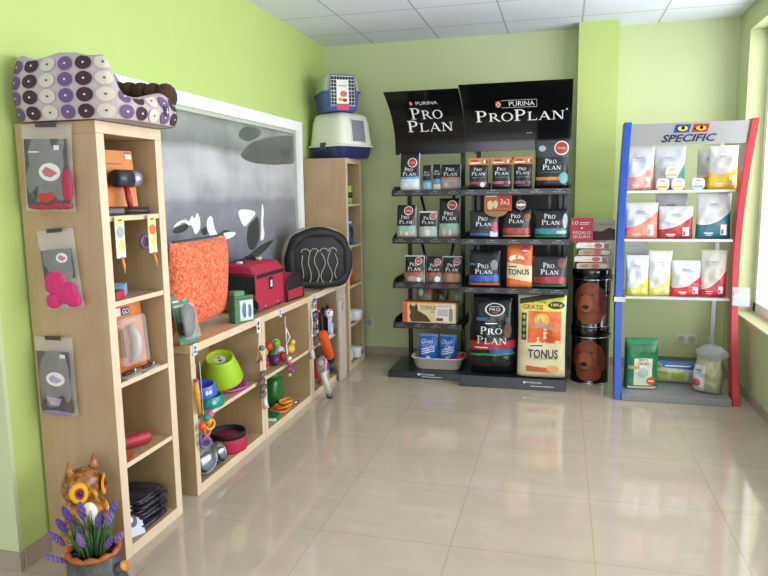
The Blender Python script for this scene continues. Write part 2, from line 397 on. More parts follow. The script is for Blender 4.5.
# wall sockets
def socket(x, z, n, lab, Y=YB):
    t = thing('wall_socket', lab, 'socket', (x, Y, z), group='white wall sockets')
    W = .042*n
    obj('face_plate', B().box((-W, -.012, -.042), (W, 0, .042)), mat('#d4d4cc', .35), t, bevel=.004)
    for i in range(n):
        cx = (i-(n-1)/2)*.08
        obj('socket_recess', B().lathe([(.0, -.002), (.022, -.002), (.024, .003), (.03, .003), (.03, 0)], (cx, -.0125, 0), 20, (PI/2, 0, 0)), mat('#b0b0a8', .4), t)
socket(-1.755, .305, 1, 'single pale wall socket low on the back wall beside the narrow shelf')
socket(1.05, .26, 2, 'double white wall socket low on the back wall behind the red and blue stand')

# ------------------------------------------------------------ shelving
def panel(name, lo, hi, parent, face='+x'):
    """veneered board: pale edge band on the side that faces the room"""
    b = B(); b.box(lo, hi); b.mats = [WOOD, WOODE]
    idx = {'-y': 2, '+x': 3, '+y': 4, '-x': 5}[face]
    b.mi = [1 if i == idx else 0 for i in range(6)]
    return obj(name, b, None, parent, bevel=.0015, seg=1)
def cabinet(name, label, x0, x1, y0, y1, h, th, shelves, cat='shelf', group=None, toptop=True, base=.05):
    t = thing(name, label, cat, (x1, y0, 0), group=group)
    D = x0-x1; W = y1-y0
    panel('side_panel', (D, 0, 0), (0, th, h if not toptop else h-th), t); panel('side_panel', (D, W-th, 0), (0, W, h if not toptop else h-th), t)
    if toptop: panel('top_panel', (D, 0, h-th), (0, W, h), t)
    panel('bottom_panel', (D, th, .0), (-.0, W-th, base), t)
    obj('back_panel', B().box((D, th, base), (D+.008, W-th, h-(th if toptop else 0))), WOOD, t)
    for z in shelves: panel('shelf', (D+.008, th, z-.022), (-.003, W-th, z), t)
    return t
tall = cabinet('tall_shelf_unit', 'tall birch shelf unit at the left with packets hung on its side panel', XL+.014, -1.75, 2.30, 2.745, 1.825, .048, (.413, .763, 1.105, 1.453))
cabinet('tall_shelf_unit', 'tall narrow birch shelf unit in the far corner under the litter box', XL+.014, -1.75, 5.45, 5.90, 1.825, .045, (.395, .735, 1.085, 1.44))
LZ = .79
for (a, b_, lab) in ((2.93, 3.76, 'low birch shelf unit holding bowls, nearest of the three under the worktop'),
                     (3.765, 4.597, 'low birch shelf unit holding rope toys, middle one under the worktop'),
                     (4.602, 5.435, 'low birch shelf unit with black toy packs, farthest one under the worktop')):
    cabinet('low_shelf_unit', lab, XL+.014, -1.775, a, b_, LZ-.042, .04, (.395,), group='low shelf units', toptop=False)
wt = B().box((XL+.014, 2.925, LZ-.042), (-1.77, 5.44, LZ)); wt.mats = [WOODH, WOODE]; wt.mi = [0, 0, 0, 1, 0, 0]
tag(obj('worktop', wt, None, None, bevel=.002), 'long birch worktop board lying over the three low shelf units', 'worktop')

# ------------------------------------------------------------ food bag kit
def bag_map(w, h, d, kind, seed, amp=.004):
    rnd = random.Random(seed); ph = [rnd.uniform(0, 6.28) for _ in range(6)]
    def DW(s):
        if kind == 'pouch': D = d/2*(1-s**2.1)*min(1, .72+s*4)+.004; W = w/2*(1-.045*math.sin(PI*min(s, 1)))
        elif kind == 'gusset': D = d/2*(1-max(0, s-.72)**1.6*6.0)*min(1, .88+s*3); D = max(D, .006); W = w/2*(1-.03*math.sin(PI*s))
        elif kind == 'sack': D = d/2*(1-s**3)*min(1, .6+s*3)+.006; W = w/2*(.93+.07*math.sin(PI*min(1, s*1.15))) * (1-.10*max(0, s-.55)/.45)
        else: D = d/2*math.sin(PI*min(max(s, 0), 1))**.55+.003; W = w/2*(1-.05*math.sin(PI*s))
        return D, W
    n = 4 if kind == 'gusset' else 2.6
    def cr_(x, z):
        s = z/h; k = math.sin(PI*min(1, max(0, s)))
        return amp*k*(math.sin(x/w*9+z/h*7+ph[0])+.7*math.sin(x/w*15-z/h*11+ph[1])+.5*math.sin(z/h*23+ph[2]+x/w*4))
    def front(u, v, off=0):
        s = min(1, max(0, v/h)); D, W = DW(s); q = min(.999, abs(u/W))
        return Vector((u, -D*(1-q**n)**(1/n)-off+cr_(u, v)*(1-q**4), v))
    return DW, n, cr_, front
def bag_mesh(w, h, d, kind, seed, amp=.004, NR=22, NA=36):
    DW, n, cr_, front = bag_map(w, h, d, kind, seed, amp); b = B(); vs = []; fs = []
    for i in range(NR+1):
        s = i/NR; D, W = DW(s)
        for k in range(NA):
            a = 2*PI*k/NA; c_, s_ = math.cos(a), math.sin(a)
            x = W*math.copysign(abs(c_)**(2/n), c_); y = D*math.copysign(abs(s_)**(2/n), s_)
            q = min(1, abs(x/W)); y += cr_(x, s*h)*(1-q**4)
            if s > .93: y *= .6
            vs.append((x, y, s*h))
    for i in range(NR):
        for k in range(NA): fs.append((i*NA+k, i*NA+(k+1) % NA, (i+1)*NA+(k+1) % NA, (i+1)*NA+k))
    fs.append(tuple(range(NA-1, -1, -1))); fs.append(tuple(range(NR*NA, NR*NA+NA)))
    b.add(vs, fs)
    return b, front
INK = mat('#e9ecee', .35); INKD = mat('#2b2d33', .4)
_seed = [10]
def bag(name, label, cat, x, yfront, z, w, h, d, kind, mt, group, rz=0, tilt=0, amp=.004):
    _seed[0] += 1
    t = thing(name, label, cat, (x, yfront+d/2, z+.003+abs(tilt)*d*.6), (tilt, 0, rz), group)
    b, f = bag_mesh(w, h, d, kind, _seed[0], amp)
    o = obj('pouch', b, mt, t, smooth=True)
    return t, f
def proplan(label, x, Y, z, w, h, d, bands, group, edge=None, badge=None, header=None, kind='pouch', tz=.62, rz=0, size=.62, two=True, top='#131417', pic=None, ts=1.0):
    mt = zones([(0, bands[0][1])]+[(p, c) for p, c in bands[1:]]+[(1-.0, top)], 0, 0, edge)
    t, f = bag('pet_food_bag', label, 'pet food bag', x, Y, z, w*.96, h, d, kind, mt, group, rz, amp=.003)
    L = B().m(INK); lh = w*.17*ts
    L.text(f, 'Pro', -w*.03, h*tz+lh*.62, w*size*.62, lh, .003, True)
    L.text(f, 'Plan', 0, h*tz-lh*.62, w*size, lh, .003, True)
    obj('lettering', L, None, t)
    if badge:
        bu, bv, br = badge
        q = B().m(mat('#e6dcd8', .4)).ell(f, bu*w, bv*h, br*w, br*w, .003, .84).m(mat('#a03a36', .4)).ell(f, bu*w, bv*h, br*w*.86, br*w*.86, .003)
        q.m(mat('#d99a92', .4)).rect(f, bu*w-br*w*.6, bv*h+.002, bu*w+br*w*.5, bv*h+.007, .0045, 4, 1).rect(f, bu*w-br*w*.5, bv*h-.008, bu*w+br*w*.6, bv*h-.003, .0045, 4, 1)
        obj('badge', q, None, t)
    if pic:
        q = B()
        for (kind_, pu, pv, a, b_, c) in pic:
            q.m(mat(c, .4))
            if kind_ == 'e': q.ell(f, pu*w, pv*h, a*w, b_*h, .0025)
            else: q.rect(f, pu*w-a*w, pv*h-b_*h, pu*w+a*w, pv*h+b_*h, .0022)
        obj('picture', q, None, t)
    if header:
        hc, hc2 = header; hb = B(); H0 = h*.99; hh = .052
        hb.m(mat(hc, .5)).prism([(-w*.5, 0), (w*.5, 0), (w*.56, hh), (-w*.56, hh)], lambda a, b_: (a, -.012, H0+b_-.018), lambda a, b_: (a, .012, H0+b_-.018))
        pmh = lambda u, v, o: (u, -.012-o, v)
        hb.m(mat('#8e3020', .5)).rect(pmh, -w*.36, H0+.008, -w*.02, H0+.02, .001, 2, 1).m(mat('#efe6d8', .5)).rect(pmh, -w*.42, H0-.006, w*.1, H0+.002, .001, 2, 1).ell(pmh, w*.3, H0+.006, w*.05, .014, .001).m(mat(hc2, .5)).ell(pmh, w*.42, H0+.004, w*.05, .014, .0012)
        obj('card_header', hb, None, t)
    return t, f

# ------------------------------------------------------------ black food displays
GL = mat('#0c0d0e', .16); LIP = mat('#25282a', .3); GREY = mat('#c9ccd0', .35)
def checker(b, mp, u, v, s):
    b.m(mat('#d8dce0', .4)).rect(mp, u-s/2, v-s/2, u+s/2, v+s/2, .002, 1, 1).m(mat('#c02430', .4))
    k = s/3
    for i in range(3):
        for j in range(3):
            if (i+j) % 2 == 0: b.rect(mp, u-s/2+i*k, v-s/2+j*k, u-s/2+(i+1)*k, v-s/2+(j+1)*k, .003, 1, 1)
def display(name, label, x0, x1, yf, ybase, zb, ztop, zhb, shelves, two, lipn, dy, backp):
    t = thing(name, label, 'display stand', ((x0+x1)/2, yf, 0)); W = (x1-x0)/2
    Yb = 5.86-yf
    # platform
    WL = W+.035 if two else W; pb = B().prism([(-WL, ybase-yf), (W, ybase-yf), (W, Yb), (-WL, Yb)], lambda a, b_: (a, b_, 0), lambda a, b_: (a, b_+(.012 if b_ < 0 else 0), zb))
    p = obj('base_platform', pb, mat('#1b2228', .3), t, bevel=.004)
    mpb = lambda u, v, o: (u, ybase-yf+.006-o, v)
    q = B(); q.m(INK).text(mpb, 'PURINA', W*.42 if not two else W*.05, zb*.68, .115, .016, .008)
    q.ell(mpb, (W*.42 if not two else W*.05)-.075, zb*.68, .01, .01, .008)
    q.rect(mpb, W*.42-.03, zb*.35, W*.42+.15, zb*.35+.004, .008, 3, 1) if not two else q.rect(mpb, W*.05-.05, zb*.3, W*.05+.12, zb*.3+.004, .008, 3, 1)
    obj('base_lettering', q, None, t)
    # rear frame
    for sx in (-1, 1):
        px = sx*(W-.07) if not two else sx*(W-.055)
        obj('post', B().box((px-.018, Yb-.05, zb-.01), (px+.018, Yb-.015, ztop-.15)), SATIN, t, bevel=.003)
    if two:
        for (a, b_) in ((-.13, -.06), (.16, .1)):
            for z in shelves[:2]:
                obj('bracing_tube', B().tube([(a, Yb-.045, z-.045), (b_, Yb-.045, z-.34)], .012, 8), SATIN, t, smooth=True)
    if backp:
        bp = B().box((-W+.03, Yb-.012, zb-.01), (W-.03, Yb-.002, 1.50))
        obj('back_panel', bp, mat('#0e0f10', .5), t)
        for k, px in enumerate((-.25, 0, .25)):
            obj('slotted_rail', B().box((px-.012, Yb-.03, zb-.01), (px+.012, Yb-.012, 1.60)), SATIN, t)
        for sx in (-1, 1):
            obj('side_rail', B().box((sx*(W-.03)-.012, Yb-.1, zb-.01), (sx*(W-.03)+.012, Yb-.03, 1.50)), SATIN, t)
    # shelves with upstanding price lip
    for z in shelves:
        s = B().box((-W+.005, 0.012, z-.03), (W-.005, Yb-.05, z-.005)); so = obj('shelf', s, SATIN, t, bevel=.002)
        lp = B().box((-W, -.006, z-.045), (W, .012, z+.002)); obj('price_lip', lp, LIP, t, bevel=.003)
        for sx in (-1, 1):
            sd = B(); sd.prism([(0.0, z-.045), (.0, z+.0), (.10, z+.035), (Yb-.06, z+.035), (Yb-.06, z-.045)], lambda a, b_: (sx*W, a, b_), lambda a, b_: (sx*(W-.008), a, b_))
            obj('shelf_bracket', sd, SATIN, t)
        q = B().m(mat('#a9adb0', .4)); mpl = lambda u, v, o: (u, -.006-o, v)
        for i in range(lipn):
            u = -W+(i+.5)*2*W/lipn
            q.text(mpl, 'Pro Plan', u, z-.024, .085, .012, .002, True); q.rect(mpl, u-.02, z-.010, u+.02, z-.007, .002, 1, 1)
        obj('lip_lettering', q, None, so)
    # curved header board
    H = ztop-zhb; N = 14; yo = .15 if two else .24
    def hm(u, v, o=0):
        s = (v-zhb)/H; return Vector((u, yo-dy*s**2.6-o, v))
    hb = B(); vs = []
    for i in range(N+1):
        z = zhb+H*i/N
        for o in (0, -.014):
            a = hm(-W, z, o); c = hm(W, z, o); vs += [a, c]
    fs = []
    for i in range(N):
        k = i*4; fs += [(k, k+1, k+5, k+4), (k+3, k+2, k+6, k+7), (k+2, k, k+4, k+6), (k+1, k+3, k+7, k+5)]
    fs += [(0, 2, 3, 1), (N*4, N*4+1, N*4+3, N*4+2)]
    hb.add(vs, fs)
    hd = obj('header_board', hb, GL, t, smooth=True)
    md = hd.modifiers.new('edge split', 'EDGE_SPLIT'); md.split_angle = .6
    for sx in (-1, 1):
        obj('header_arm', B().prism([(yo+.02, zhb+.02), (Yb-.02, zhb), (Yb-.02, zhb+.05), (yo+.02, zhb+.07)], lambda a, b_: (sx*(W-.05)-.006, a, b_), lambda a, b_: (sx*(W-.05)+.006, a, b_)), SATIN, t)
    q = B()
    if two:
        q.m(INK).text(hm, 'Pro', .0, zhb+H*.68, .255, .078, .003, True); q.text(hm, 'Plan', .015, zhb+H*.485, .37, .084, .003, True)
        lo = B(); checker(lo, hm, -.105, zhb+H*.83, .022); lo.m(INK).text(hm, 'PURINA', .02, zhb+H*.83, .17, .02, .003)
    else:
        q.m(INK).text(hm, 'ProPlan', .02, zhb+H*.56, .67, .078, .003, True)
        q.ell(hm, .37, zhb+H*.62, .006, .006, .003)
        lo = B(); checker(lo, hm, -.135, zhb+H*.725, .038); lo.m(INK).text(hm, 'PURINA', .04, zhb+H*.725, .19, .03, .003)
        lo.m(INK)
        for a in ((-.112, .022, .152, .024), (-.112, -.024, .152, -.022), (.15, -.024, .152, .024)):
            lo.rect(hm, a[0], zhb+H*.725+a[1], a[2], zhb+H*.725+a[3], .003, 6, 1)
        lo.rect(hm, .07, zhb+H*.28, .115, zhb+H*.285, .003, 2, 1)
    obj('header_lettering', q, None, hd); obj('brand_strip', lo, None, hd)
    return t
LX0, LX1, LYF = -1.345, -.765, 5.40
RX0, RX1, RYF = -.757, .062, 5.25
display('display_stand', 'narrower black food display at the left, open back, two line header', LX0, LX1, LYF, 5.33, .055, 2.295, 1.84, (1.545, 1.16, .79, .452), True, 4, .39, False)
display('display_stand', 'wider black food display at the right with black back panel and one line header', RX0, RX1, RYF, 5.185, .09, 2.31, 1.845, (1.545, 1.165, .785), False, 5, .39, True)

# ------------------------------------------------------------ bags on the narrower display (row fronts at y 5.43)
G1, G2, G3 = 'food bags on the narrower black display', 'food bags on the wider black display', 'food bags on the red and blue stand'
SIL = '#c9ccd2'; Y1 = 5.425
proplan('black food bag with pale blue base and red badge, tallest, left end of top shelf', -1.204, Y1, 1.545, .175, .30, .09, [(0, '#c9d8dc'), (.30, '#5fa6cc'), (.36, '#121317')], G1, SIL, (.14, .74, .22), pic=[('e', -.18, .15, .09, .05, '#e9e6c8')], tz=.50)
proplan('slim black food bag with blue base, second from left on top shelf', -1.064, Y1+.02, 1.545, .082, .20, .07, [(0, '#8fb2c4'), (.30, '#4d86aa'), (.38, '#121317')], G1, SIL, tz=.66, ts=1.2)
proplan('slim black food bag with pale blue and white base, third from left on top shelf', -.98, Y1+.02, 1.545, .08, .205, .07, [(0, '#d2d2b8'), (.22, '#5f95c2'), (.42, '#121317')], G1, SIL, tz=.68, ts=1.2)
proplan('black food bag with grey pink base, right end of top shelf on narrower display', -.868, Y1, 1.545, .176, .20, .08, [(0, '#9a9692'), (.42, '#b06a6c'), (.5, '#17181b')], G1, SIL, pic=[('e', -.2, .2, .1, .12, '#b9aa9a'), ('e', .15, .2, .12, .1, '#a98f86')], tz=.72)
for (x, w, h, lab) in ((-1.238, .176, .265, 'black food bag with pale teal base at left end of second shelf'),
                       (-.879, .184, .316, 'taller black food bag with teal base at right end of second shelf')):
    proplan(lab, x, Y1, 1.16, w, h, .09, [(0, '#b49a96'), (.1, '#93b0a4'), (.36, '#15181b')], G1, '#b7bcc4' if w < .18 else '#8fb0a0', (.12 if w < .18 else .13, .83, .21), pic=[('e', -.22, .15, .05, .09, '#d8c49a'), ('e', .05, .13, .06, .08, '#d6cfc6')], tz=.56)
proplan('small black food bag in pale wrapping, middle of second shelf on narrower display', -1.056, Y1+.01, 1.16, .158, .215, .07, [(0, '#a9bcb4'), (.42, '#1a1c22'), (.93, '#d6d8da')], G1, '#d3d5d8', (.26, .8, .17), pic=[('e', .0, .18, .14, .13, '#dcdcda')], tz=.66)
proplan('black food bag with brown base, left end of third shelf', -1.17, Y1, .785, .178, .226, .08, [(0, '#8a7468'), (.34, '#a8443c'), (.41, '#15161a'), (.95, '#c9ccd0')], G1, SIL, (.2, .8, .17), pic=[('e', -.05, .15, .28, .1, '#b49c92'), ('e', .22, .12, .1, .09, '#e6e2e0')], tz=.60)
proplan('black food bag with glossy white corner, middle of third shelf', -1.006, Y1+.01, .785, .146, .216, .08, [(0, '#80685c'), (.34, '#a8443c'), (.41, '#15161a')], G1, SIL, (.2, .8, .19), pic=[('e', .2, .15, .16, .12, '#e6e8e6')], tz=.60)
proplan('black food bag with tan animal picture, right end of third shelf', -.856, Y1, .785, .168, .222, .08, [(0, '#8c7a66'), (.34, '#a8443c'), (.41, '#15161a'), (.95, '#c9ccd0')], G1, '#9fa3a8', (.24, .8, .17), pic=[('e', -.02, .17, .24, .14, '#a08260')], tz=.60)

# carton with a cat, green packets behind it
t = thing('cat_food_carton', 'long cream carton with a tabby cat picture and orange side, on fourth shelf', 'carton', (-1.045, 5.42, .455), -.02)
cb = B().box((-.225, 0, 0), (.225, .16, .166)); cb.mats = [mat('#d9c69a', .5), mat('#c85a3c', .5)]; cb.mi = [0, 1, 0, 0, 0, 1]
obj('carton_body', cb, None, t, bevel=.002)
fl_ = lambda u, v, o: (u, -o, v)
q = B().m(mat('#c9603f', .5)).rect(fl_, -.225, 0, -.183, .175, .001).m(mat('#e8e2d4', .5)).rect(fl_, .055, .012, .21, .16, .001)
q.m(mat('#dc8f3a', .5)).rect(fl_, -.18, .165, .225, .175, .001)
q.m(mat('#6a4b32', .6, noise=(60, '#35261a', .5))).poly(fl_, [(-.16,.165),(-.145,.14),(-.12,.14),(-.105,.165),(-.095,.13),(-.1,.105),(-.07,.09),(-.02,.06),(.02,.01),(-.15,.008),(-.165,.05),(-.155,.09),(-.168,.125)], .002)
obj('picture', q, None, t)
q = B().m(mat('#57534a', .5)).text(fl_, 'TONUS', -.005, .128, .135, .034, .002).m(mat('#c2343c', .5)).text(fl_, 'GRATIS', .13, .143, .12, .022, .0025)
q.m(mat('#8b4a3a', .5)).rect(fl_, .055-.04, .09, .045, .097, .002).m(mat('#b9bcb8', .5)).rect(fl_, .07, .06, .16, .12, .002).m(mat('#7a3b34', .5)).rect(fl_, .062, .02, .12, .045, .003).m(mat('#8a8f8c', .5)).rect(fl_, .168, .02, .2, .125, .002)
obj('lettering', q, None, t)
for (x, w, h, c1, c2, lab) in ((-1.125, .14, .285, '#6f8452', '#59683f', 'green cat treat packet with red spot behind the left of the cat carton'),
                               (-.985, .125, .28, '#39422a', '#272d1f', 'dark green packet behind the middle of the cat carton'),
                               (-.85, .13, .285, '#848a6c', '#585f45', 'pale grey green packet behind the right end of the cat carton')):
    t, f = bag('treat_packet', lab, 'packet', x, 5.60, .452, w, h, .1, 'pouch', zones([(0, c2), (.35, c1)], .3, 0, None), 'packets behind the cat carton')
    if x < -1: obj('badge', B().m(mat('#b0565a', .4)).ell(f, .04, h*.82, .03, .03, .003).m(mat('#cfd6cf', .4)).ell(f, -.03, h*.8, .02, .03, .003), None, t)
# tray with two blue bags and a red scoop
t = thing('litter_tray', 'cream plastic cat litter tray on the base of the narrower black display', 'tray', (-.985, 5.56, .056))
tb = B(); n = 32
def rr(sx, sy, z, r=.05):
    o = []
    for k in range(n):
        a = 2*PI*k/n; c_, s_ = math.cos(a), math.sin(a); o.append((math.copysign(abs(c_)**.45, c_)*sx, math.copysign(abs(s_)**.45, s_)*sy, z))
    return o
rings = [rr(.0001, .0001, 0), rr(.185, .115, 0), rr(.19, .12, .004), rr(.218, .142, .092), rr(.23, .152, .094), rr(.23, .152, .1), rr(.215, .14, .1), rr(.186, .118, .01), rr(.0001, .0001, .01)]
vs = [p for r in rings for p in r]
tb.add(vs, [(i*n+k, i*n+(k+1) % n, (i+1)*n+(k+1) % n, (i+1)*n+k) for i in range(len(rings)-1) for k in range(n)])
obj('tray_shell', tb, mat('#ded9cc', .35), t, smooth=True)
for (x, w, lab, rz) in ((-1.075, .165, 'blue foil cat litter bag standing at the left in the cream tray', .05), (-.905, .155, 'blue foil cat litter bag standing at the right in the cream tray', -.06)):
    t, f = bag('litter_bag', lab, 'litter bag', x, 5.505, .068, w, .265, .1, 'pouch', zones([(0, '#1c4f9e'), (.12, '#2166c4'), (.6, '#2a74cf'), (.93, '#8fb4dc')], 0, 0, '#5f93d4', rough=.2), 'blue bags in the litter tray', rz)
    q = B().m(INK).text(f, 'Clean', -.01, .205, w*.6, .034, .003, False, .3).text(f, 'Cat', .005, .165, w*.34, .034, .003, False, .3)
    for k in range(3): q.poly(f, [(-w*.34, .095+k*.018), (w*.34, .122+k*.018), (w*.34, .13+k*.018), (-w*.34, .103+k*.018)], .003)
    q.ell(f, 0, .06, .016, .02, .003)
    obj('lettering', q, None, t)
t = thing('litter_scoop', 'small red plastic scoop lying on the right edge of the cream tray', 'scoop', (-.80, 5.49, .148), .5)
sb = B().tube([(-.03, -.02, 0), (.02, .0, .018), (.04, .02, .03)], [.016, .02, .012], 10); obj('handle', sb, mat('#b5312a', .35), t, smooth=True)
obj('scoop_head', B().lathe([(.0, -.012), (.03, -.008), (.038, .012), (.034, .012), (.0, -.006)], (-.045, .0, -.004), 16), mat('#a92c26', .35), t, smooth=True)

# ------------------------------------------------------------ bags on the wider display
Y2 = 5.275
for (x, w, lab, bd) in ((-.628, .154, 'black food bag with orange card header, leftmost on top shelf of wider display', '#a23a4a'),
                    (-.449, .158, 'black food bag with orange card header and rose stripe, second on wider display top shelf', '#c05a78'),
                    (-.292, .146, 'black food bag with dusky pink stripe, third on wider display top shelf', '#8f4a58')):
    t, f = proplan(lab, x, Y2, 1.545, w, .205, .09, [(0, '#16181c'), (.18, bd), (.28, '#16181c')], G2, '#2b3036', header=('#c0744a', '#7d2020'), tz=.66, pic=[('r', .0, .43, .32, .022, '#4d5660'), ('e', .22, .17, .12, .1, '#c9c4cc' if x < -.5 else '#252a30')], size=.66)
proplan('large black food bag with orange band and round badge, tallest on wider display', -.078, Y2, 1.545, .265, .37, .12, [(0, '#101214'), (.16, '#c07a3a'), (.22, '#16201f'), (.62, '#3a4044'), (.95, '#202426')], G2, '#1a1c1e', (.26, .80, .20), tz=.48, pic=[('e', -.27, .80, .1, .06, '#aab2b8'), ('e', .33, .2, .13, .11, '#5a9aa4'), ('r', 0, .32, .3, .015, '#3c4a4c')], size=.5, ts=.8)
proplan('black food bag with blue stripe and rose panel, left on second shelf of wider display', -.584, Y2, 1.165, .242, .215, .11, [(0, '#1b1d22'), (.10, '#3d5f9c'), (.19, '#2b2e36'), (.32, '#23252c')], G2, '#3a3d45', tz=.62, pic=[('e', .36, .4, .1, .2, '#a9506a'), ('r', .33, .16, .12, .1, '#bcc4d4')], size=.5, ts=.8)
proplan('black food bag with red band and puppy picture, middle of second shelf', -.335, Y2, 1.165, .228, .225, .11, [(0, '#1c1a1c'), (.07, '#c48a4a'), (.11, '#1c1a1c'), (.16, '#a02f38'), (.36, '#17181b')], G2, None, tz=.68, pic=[('e', .36, .72, .12, .13, '#7a5238')], size=.5, ts=.8)
proplan('black food bag with teal band, right end of second shelf on wider display', -.078, Y2, 1.165, .266, .222, .12, [(0, '#16302c'), (.04, '#2f7d5c'), (.09, '#10282c'), (.16, '#1f7f86'), (.34, '#16181b')], G2, '#2a3438', tz=.66, pic=[('e', .4, .6, .07, .25, '#9aa6a8'), ('r', .3, .22, .14, .05, '#9fbcb8')], size=.5, ts=.8)
proplan('black food bag with bright blue band, left on third shelf of wider display', -.58, Y2, .785, .262, .285, .12, [(0, '#23252c'), (.04, '#b8603c'), (.11, '#1b1d22'), (.15, '#2a56b0'), (.32, '#16181b')], G2, '#54585e', tz=.50, pic=[('e', .3, .6, .1, .14, '#7c8288'), ('r', -.36, .62, .1, .03, '#3a66b4')], size=.52, ts=.8)
proplan('black food bag with dark red band, right end of third shelf', -.078, Y2, .785, .268, .24, .12, [(0, '#16181b'), (.05, '#2f8048'), (.10, '#16181b'), (.15, '#9c2833'), (.36, '#2b2d2f')], G2, '#5a5e62', tz=.62, pic=[('e', .34, .8, .12, .15, '#6b4632')], size=.5, ts=.85)
# orange bag between them
t, f = bag('pet_food_bag', 'orange and cream food bag in the middle of the third shelf', 'pet food bag', -.307, Y2, .785, .2, .345, .11, 'gusset', zones([(0, '#cf6a30'), (.17, '#ddd2a8'), (.53, '#dd6a32'), (.9, '#d2703c')], -.1, 0, None), G2)
obj('lettering', B().m(mat('#2b3144', .4)).text(f, 'TONUS', -.005, .122, .165, .045, .003, False, 0, True).rect(f, -.08, .16, -.02, .168, .003, 4, 1), None, t)
obj('badge', B().m(mat('#c33a4c', .4)).ell(f, .045, .295, .034, .026, .003).m(mat('#e9c9b4', .4)).ell(f, .045, .285, .028, .008, .004).m(mat('#eadbc0', .4)).ell(f, -.02, .225, .06, .03, .0025).m(mat('#b87048', .4)).ell(f, -.005, .205, .05, .02, .004), None, t)
# promo card and round tag on second shelf
t = thing('promotion_card', 'brown and red promotion card standing above the left bags on the second shelf', 'card', (-.475, 5.29, 1.38))
obj('card', B().box((-.105, 0, 0), (.105, .004, .13)), mat('#9a5a3c', .5), t)
q = B().m(mat('#a8322e', .5)).rect(fl_, .005, .02, .1, .12, .001).m(mat('#c9b48c', .5)).ell(fl_, -.06, .045, .022, .035, .001).ell(fl_, -.02, .05, .018, .03, .001).m(mat('#e6cfc0', .5)).text(fl_, '3x2', .053, .07, .07, .04, .003).rect(fl_, -.095, .108, -.01, .116, .001)
obj('print', q, None, t)
obj('card_bottom', B().m(mat('#8e6a44', .5)).prism([(.1*math.cos(PI+PI*k/12)*.9, .05*math.sin(PI+PI*k/12)) for k in range(13)], lambda a, b_: (a-.015, 0, b_+.004), lambda a, b_: (a-.015, .004, b_+.004)), None, t)
t = thing('price_badge', 'small round grey tag sticking up between the bags on the second shelf', 'tag', (-.30, 5.29, 1.39))
obj('disc', B().lathe([(0, 0), (.038, 0), (.038, .004), (0, .004)], (0, 0, .035), 24, (PI/2, 0, 0)), mat('#8e8a88', .4), t)
obj('print', B().m(mat('#7a2c34', .4)).ell(lambda u, v, o: (u, -.004-o, v), 0, .035, .03, .03, .001, .6).m(INK).rect(lambda u, v, o: (u, -.004-o, v), -.03, .03, .03, .04, .002, 2, 1), None, t)
obj('stem', B().box((-.003, -.002, -.05), (.003, .002, .0)), SATIN, t)

# the two big sacks on the base
t, f = bag('pet_food_sack', 'large black dog food sack with red band on the wider display base', 'food sack', -.512, 5.235, .09, .365, .62, .2, 'sack', zones([(0, '#121316'), (.235, '#2f9158'), (.265, '#131518'), (.31, '#a0333a'), (.42, '#131518')], .03, 0, None, rough=.2, bump=(12, .8)), 'big food sacks on the base', tilt=-.03, amp=.011)
L = B().m(INK).text(f, 'Pro', -.005, .345, .17, .058, .004, True).text(f, 'Plan', .0, .27, .235, .062, .004, True).rect(f, -.05, .395, .04, .403, .004, 4, 1)
L.rect(f, -.13, .205, -.03, .212, .004, 4, 1)
obj('lettering', L, None, t)
obj('badge', B().m(mat('#dfe2e4', .3)).ell(f, .02, .508, .078, .05, .004, .86).m(mat('#1a1b1f', .3)).ell(f, .02, .508, .067, .043, .0035).m(INK).text(f, 'PRO', .02, .508, .085, .022, .010).rect(f, -.02, .528, .06, .532, .006, 4, 1).m(mat('#a23a40', .4)).rect(f, -.005, .48, .045, .49, .006, 4, 1), None, t)
obj('picture', B().m(mat('#2c5f96', .4)).rect(f, -.125, .42, -.035, .445, .003).m(mat('#6a4a38', .5)).ell(f, .125, .35, .028, .06, .003).m(mat('#2c4f92', .4)).rect(f, -.01, .165, .165, .2, .003), None, t)
t, f = bag('pet_food_sack', 'large cream and orange dog food sack with yellow top on the wider display base', 'food sack', -.130, 5.205, .09, .37, .64, .2, 'gusset', zones([(0, '#c9c09a'), (.05, '#d8cfa4'), (.36, '#dad2a8'), (.71, '#cfd257'), (.9, '#c9d24a'), (.925, '#3e4236'), (.985, '#c9c8a8')], .1, 0, '#e0d9bf', rough=.35, bump=(10, .5), side=.455), 'big food sacks on the base', tilt=-.035, amp=.008)
q = B().m(zones([(0, '#d04e2a'), (.3, '#d95c30'), (.6, '#dd6a34')], 0, 0, None)).rect(f, -.10, .27, .145, .515, .003, 16, 16)
q.m(mat('#eab04e', .4)).ell(f, .0, .45, .06, .05, .004).m(mat('#f0cf7c', .4)).ell(f, -.005, .46, .03, .028, .005)
q.m(mat('#b09484', .5)).poly(f, [(-.055,.41),(-.02,.43),(-.01,.47),(.0,.43),(.03,.42),(.07,.40),(.115,.365),(.08,.372),(.05,.375),(.02,.385),(-.02,.39),(-.045,.385)], .006, sm=1)
q.m(mat('#c9581f', .4)).poly(f, [(-.11,.045),(.08,.04),(.06,.075),(-.11,.09)], .003).m(mat('#d9a24c', .4)).ell(f, .09, .07, .045, .026, .004).m(mat('#e2d3a4', .4)).ell(f, .12, .28, .02, .012, .005)
q.m(mat('#2f3528', .5)).rect(f, -.15, .29, -.112, .50, .003).m(mat('#8f9a5a', .5))
for k in range(4): q.ell(f, -.131, .32+k*.05, .012, .015, .004)
obj('picture', q, None, t)
q = B().m(mat('#26324a', .4)).text(f, 'TONUS', .015, .185, .225, .07, .004, False, 0, True).rect(f, -.08, .243, .01, .252, .004, 4, 1).m(mat('#8f8a70', .4)).rect(f, -.06, .145, .12, .149, .004, 6, 1)
